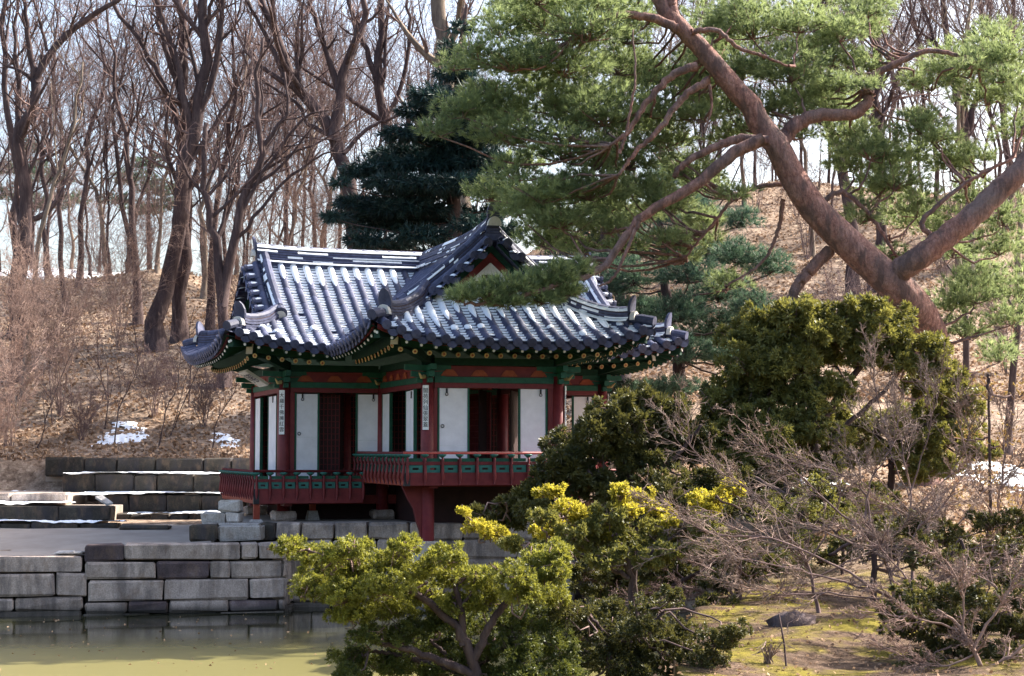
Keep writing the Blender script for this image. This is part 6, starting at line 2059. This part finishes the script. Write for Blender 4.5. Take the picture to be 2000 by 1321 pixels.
juniper('big yellow green yew shrub hanging over the pond in the foreground', 900, 17.5, [
    (['b', (930, 1330), (900, 1240), (830, 1170), (720, 1120), (600, 1075)], 0.07, 0.012), ([(905, 1260), (900, 1190), (885, 1130), (870, 1080)], 0.045, 0.012), ([(920, 1300), (970, 1200), (1030, 1130), (1095, 1085)], 0.05, 0.012), ([(930, 1320), (800, 1270), (690, 1250)], 0.05, 0.012), ([(880, 1200), (920, 1160), (930, 1110)], 0.02, 0.01)],
    [(565, 1068, 26, 14), (605, 1085, 32, 22), (650, 1085, 34, 20), (690, 1072, 30, 18), (640, 1120, 44, 26), (700, 1110, 44, 26), (755, 1100, 40, 24), (790, 1065, 28, 14), (615, 1150, 38, 26), (680, 1160, 50, 28), (750, 1145, 46, 28), (820, 1110, 42, 26), (875, 1090, 36, 20), (890, 1125, 40, 26), (820, 1160, 46, 28), (760, 1190, 46, 26), (680, 1200, 40, 18), (890, 1175, 44, 26), (945, 1130, 34, 22), (950, 1170, 38, 24), (1000, 1125, 36, 24), (1050, 1095, 36, 24), (1090, 1080, 28, 22), (1080, 1120, 34, 26), (1025, 1160, 40, 26), (1085, 1165, 34, 26)],
    805, 'yew', dens=5600, n=8, dY=0.5, L=0.042, W=0.012, lump=12, name='yew_shrub', depth=0.9, bz=0.6)
juniper('lower half of the yellow green yew, its shade put into darker leaves', 900, 17.8, [
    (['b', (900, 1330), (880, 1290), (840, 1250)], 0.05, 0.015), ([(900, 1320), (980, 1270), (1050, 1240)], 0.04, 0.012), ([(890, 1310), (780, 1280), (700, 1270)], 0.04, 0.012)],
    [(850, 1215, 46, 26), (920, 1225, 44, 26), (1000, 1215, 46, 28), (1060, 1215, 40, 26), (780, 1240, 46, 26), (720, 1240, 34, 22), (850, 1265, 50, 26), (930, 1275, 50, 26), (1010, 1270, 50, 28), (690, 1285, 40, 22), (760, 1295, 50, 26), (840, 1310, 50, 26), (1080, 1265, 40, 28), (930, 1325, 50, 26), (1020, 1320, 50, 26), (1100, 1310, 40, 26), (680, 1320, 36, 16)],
    812, 'yewshade', dens=5600, n=8, dY=0.5, L=0.042, W=0.012, lump=12, name='yew_shrub', depth=0.9, bz=0.5)  # lower yew pads kept apart so the leaf colour carries their shade
juniper('low dark green shrub at the bottom edge beside the mossy bank', 1170, 18.5, [
    (['b', (1190, 1290), (1180, 1240), (1150, 1200)], 0.04, 0.015), ([(1190, 1270), (1270, 1220), (1300, 1190)], 0.03, 0.012)],
    [(1150, 1200, 44, 24), (1120, 1245, 40, 26), (1190, 1235, 46, 26), (1240, 1270, 46, 26), (1160, 1285, 50, 28), (1230, 1310, 50, 24), (1300, 1300, 44, 24), (1360, 1300, 44, 22), (1400, 1250, 36, 20), (1280, 1185, 40, 20), (1310, 1165, 24, 14), (1340, 1280, 40, 22), (1110, 1195, 34, 20), (1430, 1230, 30, 16), (1250, 1225, 46, 24), (1200, 1195, 40, 20), (1330, 1235, 40, 22), (1290, 1255, 44, 24), (1380, 1290, 44, 22), (1420, 1310, 40, 18)],
    806, 'jundk', dens=4600, n=7, dY=0.5, L=0.038, W=0.015, lump=14, name='yew_shrub', bz=0.4)

juniper('dark dense evergreen shrub in shade between the yew and the mossy bank', 1290, 25.5, [
    (['b', (1290, 1170), (1280, 1130), (1260, 1090)], 0.06, 0.02), ([(1290, 1160), (1200, 1140), (1130, 1130)], 0.04, 0.015), ([(1290, 1160), (1360, 1120), (1420, 1090)], 0.04, 0.015)],
    [(1140, 1110, 46, 26), (1200, 1120, 50, 26), (1260, 1110, 50, 28), (1320, 1105, 46, 26), (1380, 1085, 44, 26), (1170, 1155, 46, 22), (1240, 1155, 50, 22), (1310, 1150, 46, 20), (1430, 1060, 36, 24), (1120, 1070, 36, 22), (1380, 1130, 40, 18)],
    807, 'jundk', dens=1700, dY=0.5, L=0.08, W=0.022, name='evergreen_shrub', bz=0.4)
juniper('green juniper low in front of the red pine foot under the big juniper', 1740, 32.5, [
    (['b', (1740, 880), (1735, 820)], 0.08, 0.03), ([(1740, 870), (1660, 830), (1620, 850)], 0.05, 0.02), ([(1740, 870), (1820, 820)], 0.05, 0.02)],
    [(1660, 850, 46, 26), (1720, 830, 50, 28), (1780, 820, 50, 30), (1840, 800, 46, 34), (1690, 890, 50, 26), (1760, 880, 50, 28), (1830, 860, 50, 30), (1880, 850, 40, 30), (1630, 900, 40, 22), (1850, 750, 44, 32), (1890, 790, 40, 34), (1860, 810, 44, 30), (1910, 880, 40, 30), (1600, 830, 40, 24), (1640, 810, 36, 20), (1610, 880, 44, 26), (1570, 860, 36, 24), (1590, 800, 44, 26, 30.3), (1560, 850, 40, 28, 30.2), (1625, 845, 44, 26, 30.4), (1600, 900, 44, 26, 30.4), (1850, 910, 46, 28), (1800, 920, 46, 26)],
    808, 'jun', dens=1300, dY=0.5, L=0.1, W=0.028, name='juniper')
juniper('deep green shade bush on the bank below the big juniper', 1540, 29, [
    (['b', (1540, 980), (1530, 930)], 0.06, 0.03), ([(1540, 970), (1460, 930), (1420, 940)], 0.05, 0.02), ([(1540, 970), (1620, 950), (1660, 960)], 0.05, 0.02)],
    [(1430, 930, 46, 28), (1490, 940, 46, 28), (1540, 930, 40, 24), (1440, 985, 46, 26), (1510, 990, 50, 26), (1590, 985, 46, 24), (1650, 980, 40, 22), (1700, 970, 40, 24), (1620, 930, 30, 18)],
    809, 'jundk', dens=1500, dY=0.5, L=0.09, W=0.025, name='evergreen_shrub')

juniper('tall dark juniper standing just past the right edge of the view', 2110, 25, [
    (['b', (2110, 1000), (2105, 850), (2100, 720)], 0.12, 0.04), ([(2110, 950), (2180, 850), (2230, 780)], 0.07, 0.03)],
    [(2090, 700, 60, 50), (2150, 740, 70, 50), (2080, 790, 60, 50), (2160, 830, 80, 50), (2090, 880, 60, 50), (2200, 900, 70, 50), (2120, 950, 80, 50), (2240, 820, 60, 50), (2220, 720, 60, 50), (2130, 650, 60, 40)],
    810, 'jundk', dens=700, dY=0.7, L=0.1, W=0.03, name='juniper')
juniper('broad dark juniper past the right edge of the near bank', 2300, 21, [
    (['b', (2300, 1100), (2290, 950), (2280, 800)], 0.12, 0.04)],
    [(2260, 800, 80, 50), (2340, 850, 80, 50), (2250, 920, 80, 60), (2350, 980, 80, 50), (2240, 1040, 80, 50), (2320, 1080, 80, 50), (2300, 720, 70, 40), (2200, 980, 60, 50)],
    811, 'jundk', dens=600, dY=0.7, L=0.1, W=0.03, name='juniper')

for (lab, bpx, Y, pads, sd) in (
        ('dark evergreen undergrowth in the lower right corner of the bank', 1900, 19.5, [(1800, 1200, 44, 22), (1860, 1215, 46, 26), (1930, 1215, 46, 28), (1990, 1225, 46, 30), (1830, 1260, 46, 24), (1790, 1160, 40, 20), (1850, 1165, 44, 24), (1920, 1165, 46, 24), (1985, 1170, 46, 28), (1800, 1300, 46, 22), (1740, 1200, 30, 16), (1900, 1270, 46, 28), (1970, 1285, 46, 30), (1760, 1235, 36, 18), (2010, 1310, 40, 24), (1890, 1315, 46, 20)], 820),
        ('dark evergreen undergrowth along the middle of the bank behind the bare maples', 1700, 25, [(1620, 1085, 44, 22), (1680, 1075, 46, 26), (1740, 1080, 46, 26), (1800, 1085, 46, 28), (1850, 1050, 46, 30), (1900, 1075, 46, 30), (1960, 1085, 46, 30), (1720, 1030, 40, 22), (1790, 1030, 40, 24), (2000, 1030, 40, 30), (1930, 1020, 40, 26)], 821),
        ('dark low evergreen at the foot of the sunlit shrub above the water', 1440, 24.5, [(1400, 1140, 40, 20), (1450, 1120, 44, 22), (1500, 1100, 44, 22), (1550, 1090, 40, 20), (1460, 1075, 40, 20), (1400, 1180, 36, 14)], 822)):
    juniper(lab, bpx, Y, [(['b', (bpx, pads[4][1]), (pads[0][0], pads[0][1])], 0.05, 0.02)], pads, sd, 'jundk', dens=2000, n=6, L=0.06, W=0.02, lump=14, name='evergreen_shrub', dY=0.6)

# --- bare shrubs on the right: maples with layered sweeping twigs
def maple(label, Y, limbs_, seed, matl='twigpale', dens=(13, 8, 7), cat='shrub', minr=0.0062, lens=(0.36, 0.45, 0.5), up=0.03, flat=0.35):
    st = [([at(p[0], p[1], p[2] if len(p) > 2 else Y) for p in pts], r0, r1) for (pts, r0, r1) in limbs_]
    st[0][0][0] = np.array((st[0][0][0][0], st[0][0][0][1], min(st[0][0][0][2], float(ground_z(st[0][0][0][0], st[0][0][0][1])) - 0.05)))
    return bare_tree('bare_shrub', label, st, seed, dens, matl=matl if matl != 'twigpale' else 'twig', twigm=matl, cat=cat, minr=minr, lens=lens, up=up, tmin=0.25, angs=(0.6, 0.6, 0.65), flat=flat)


maple('bare maple with long pale twigs sweeping up to the left', 22.5, [
    ([(1757, 1180), (1735, 1110), (1712, 1050), (1690, 1010)], 0.05, 0.035),
    ([(1712, 1055), (1640, 1000), (1560, 930), (1490, 870), (1455, 825)], 0.03, 0.006),
    ([(1700, 1020), (1690, 960), (1620, 920), (1540, 900), (1450, 880)], 0.025, 0.006),
    ([(1690, 1010), (1700, 940), (1740, 880), (1760, 800)], 0.025, 0.006),
    ([(1725, 1090), (1640, 1050), (1540, 1010), (1420, 930), (1340, 870), (1320, 790)], 0.022, 0.005),
    ([(1740, 1120), (1790, 1040), (1850, 980), (1900, 900)], 0.025, 0.006)], 901)
maple('bare maple whose lower twigs spread over the mossy bank', 20.5, [
    ([(1850, 1275), (1800, 1230), (1740, 1170), (1690, 1140)], 0.06, 0.03),
    ([(1700, 1150), (1620, 1130), (1540, 1110), (1450, 1090), (1380, 1100)], 0.025, 0.005),
    ([(1690, 1140), (1600, 1090), (1500, 1050), (1400, 1050), (1330, 1010), (1260, 990)], 0.025, 0.005),
    ([(1740, 1175), (1640, 1160), (1560, 1160), (1480, 1160), (1400, 1130)], 0.02, 0.005),
    ([(1820, 1250), (1860, 1180), (1900, 1130), (1990, 1090)], 0.03, 0.006),
    ([(1800, 1235), (1780, 1150), (1720, 1070), (1640, 1020)], 0.025, 0.006)], 902)
maple('reddish bare shrub thick with twigs in the lower right corner', 18.5, [
    ([(1930, 1330), (1900, 1270), (1870, 1220), (1830, 1190)], 0.05, 0.02),
    ([(1900, 1270), (1940, 1200), (1980, 1150), (2030, 1110)], 0.03, 0.006),
    ([(1870, 1230), (1800, 1210), (1730, 1200), (1660, 1190)], 0.02, 0.005),
    ([(1900, 1280), (1850, 1300), (1780, 1290), (1680, 1240)], 0.02, 0.005),
    ([(1920, 1310), (1990, 1270), (2050, 1200)], 0.03, 0.008),
    ([(1880, 1240), (1880, 1160), (1850, 1100), (1800, 1060)], 0.02, 0.005)], 903, 'twigbud')
maple('tall twiggy shrub with upright pale shoots below the juniper crown', 27, [
    ([(1780, 1040), (1775, 960), (1760, 860), (1740, 760)], 0.035, 0.008),
    ([(1778, 980), (1740, 880), (1715, 780), (1700, 680)], 0.02, 0.005),
    ([(1776, 970), (1810, 860), (1830, 780), (1840, 720)], 0.02, 0.005),
    ([(1778, 1000), (1700, 920), (1640, 860)], 0.018, 0.005),
    ([(1778, 1000), (1860, 920), (1900, 840)], 0.018, 0.005)], 904, up=0.12, flat=0.0, dens=(12, 8, 6))
maple('grey bare shrub along the right edge', 26, [
    ([(1960, 1100), (1950, 1000), (1960, 900), (1975, 800)], 0.04, 0.01),
    ([(1955, 1040), (1900, 940), (1880, 850), (1870, 770)], 0.025, 0.006),
    ([(1955, 1060), (2010, 960), (2030, 860)], 0.025, 0.006),
    ([(1958, 1080), (1890, 1020), (1840, 980)], 0.02, 0.005)], 905, 'twigbud', up=0.1, flat=0.0, dens=(12, 8, 6))
maple('low tangle of dark roots and branches at the edge of the pond', 24.5, [
    ([(1440, 1215), (1400, 1170), (1350, 1150), (1280, 1150)], 0.06, 0.02),
    ([(1430, 1210), (1430, 1160), (1400, 1120), (1330, 1090)], 0.05, 0.015),
    ([(1440, 1200), (1500, 1170), (1570, 1160), (1640, 1165)], 0.04, 0.01),
    ([(1420, 1200), (1340, 1190), (1260, 1180), (1180, 1170)], 0.035, 0.01)], 906, 'twig')
maple('wide bare shrub with pale tips filling the gap right of the golden sprays', 23.5, [
    ([(1600, 1165), (1580, 1110), (1560, 1070), (1530, 1040)], 0.04, 0.02),
    ([(1560, 1075), (1500, 1060), (1420, 1040), (1330, 1030)], 0.022, 0.005),
    ([(1575, 1100), (1620, 1030), (1640, 960), (1630, 900)], 0.022, 0.005),
    ([(1585, 1130), (1660, 1100), (1740, 1050), (1800, 990)], 0.022, 0.005),
    ([(1540, 1050), (1500, 990), (1440, 940), (1390, 900)], 0.02, 0.005)], 907)
maple('thin brown shrub spreading at the foot of the leaning trunk on the right', 25, [
    ([(1860, 1120), (1850, 1060), (1830, 1000), (1820, 950)], 0.04, 0.015),
    ([(1850, 1050), (1900, 990), (1950, 930), (2020, 900)], 0.022, 0.005),
    ([(1845, 1060), (1780, 1010), (1720, 980), (1660, 960)], 0.022, 0.005),
    ([(1855, 1090), (1930, 1060), (2000, 1030)], 0.02, 0.005)], 908, 'twigbud')
maple('dense reddish shrub low at the right edge of the bank', 20, [
    ([(1990, 1230), (1960, 1170), (1920, 1130), (1860, 1110)], 0.04, 0.012),
    ([(1960, 1170), (1990, 1120), (2030, 1080)], 0.022, 0.006),
    ([(1950, 1180), (1870, 1170), (1800, 1150), (1720, 1150)], 0.02, 0.005),
    ([(1970, 1200), (1900, 1210), (1830, 1215), (1760, 1230)], 0.02, 0.005)], 909, 'twigbud')
# shrubs with withered orange-yellow leaves
for (lab, bpx, Y, pads, sd) in (
        ('sparse shrub with withered yellow leaves at the right edge', 1930, 28, [(1930, 760, 34, 40), (1890, 840, 34, 36), (1960, 850, 36, 44), (1920, 930, 46, 40), (1970, 980, 36, 36), (1880, 980, 36, 30), (1930, 1040, 46, 30), (1990, 760, 20, 30)], 950),
        ('low olive bush behind the bare maple twigs', 1640, 28, [(1560, 1000, 50, 30), (1640, 1010, 50, 30), (1500, 1010, 40, 26), (1700, 990, 40, 26), (1600, 950, 40, 22), (1660, 1060, 46, 26), (1560, 1060, 46, 26), (1740, 1050, 40, 26)], 951),
        ('dense shade filled bush in the lower right behind the twigs', 1880, 22, [(1850, 1100, 46, 26), (1910, 1120, 46, 26), (1970, 1130, 46, 30), (1890, 1190, 46, 28), (1960, 1210, 46, 30), (1990, 1270, 40, 28), (1800, 1060, 36, 20), (1990, 1060, 36, 26)], 952)):
    juniper(lab, bpx, Y, [(['b', (bpx, pads[-1][1]), (pads[0][0], pads[0][1])], 0.03, 0.01)], pads, sd, 'tan' if sd == 950 else 'jun' if sd == 951 else 'jundk', dens=260 if sd == 950 else 1700, n=4, L=0.05, W=0.025, lump=0 if sd == 950 else 12, name='leafy_shrub', spread=0.8)
# a dark rounded mass set on a dark spot and a dry reed clump on the mossy bank
sp_ = at(1548, 1195, 22); gx_ = np.array((sp_[0], 22, float(ground_z(sp_[0], 22))))
m = MB(); rr_ = np.random.default_rng(5)
ringn = 14; V = []
for (zz_, rad) in ((-0.1, 0.26), (0.04, 0.25), (0.11, 0.2), (0.15, 0.14), (0.17, 0.07)):
    for k in range(ringn):
        a = 2 * math.pi * k / ringn; w_ = 1 + 0.14 * rr_.normal()
        V.append((math.cos(a) * rad * w_ * 1.25, math.sin(a) * rad * w_ * 0.8, zz_ + 0.02 * rr_.normal()))
m.add(V, q=[(i * ringn + k, i * ringn + (k + 1) % ringn, (i + 1) * ringn + (k + 1) % ringn, (i + 1) * ringn + k) for i in range(4) for k in range(ringn)], t=[(4 * ringn, 4 * ringn + k, 4 * ringn + k + 1) for k in range(1, ringn - 1)])
o = m.build('blob', MT['lichen'], None, True, Matrix.Translation(gx_)); tag(o, 'dark rounded mass on the sunlit moss', 'blob')
rc = at(1500, 1285, 18.8); gx_ = np.array((rc[0], 18.8, float(ground_z(rc[0], 18.8))))
m = MB(); q = []
for k in range(22):
    a = rr_.normal() * 0.5; l_ = rr_.uniform(0.2, 0.4)
    q.append([(rr_.normal() * .02, rr_.normal() * .02, 0), (math.sin(a) * l_ * .5, rr_.normal() * .03, l_ * .6), (math.sin(a) * l_ * 1.1 - 0.05, rr_.normal() * .08, l_ * .45)])
m.tubes(np.array(q), np.tile(np.array([[0.007, 0.006, 0.003]]), (22, 1)), 4, cap=False)
o = m.build('dry_grass_clump', MT['twigpale'], None, False, Matrix.Translation(gx_)); tag(o, 'pale dry grass clump on the near bank beside a thin stake', 'grass clump')
st0 = at(1537, 1275, 18.8); zg = float(ground_z(st0[0], 18.8))
m = MB(); m.tubes(np.array([[(0, 0, -0.1), (-0.03, 0, 0.25), (-0.08, 0.02, 0.55)]]), np.array([[0.012, 0.011, 0.008]]), 6)
o = m.build('stake', MT['bark'], None, True, Matrix.Translation((st0[0], 18.8, zg))); tag(o, 'thin dark stake stuck in the mossy bank', 'stake')
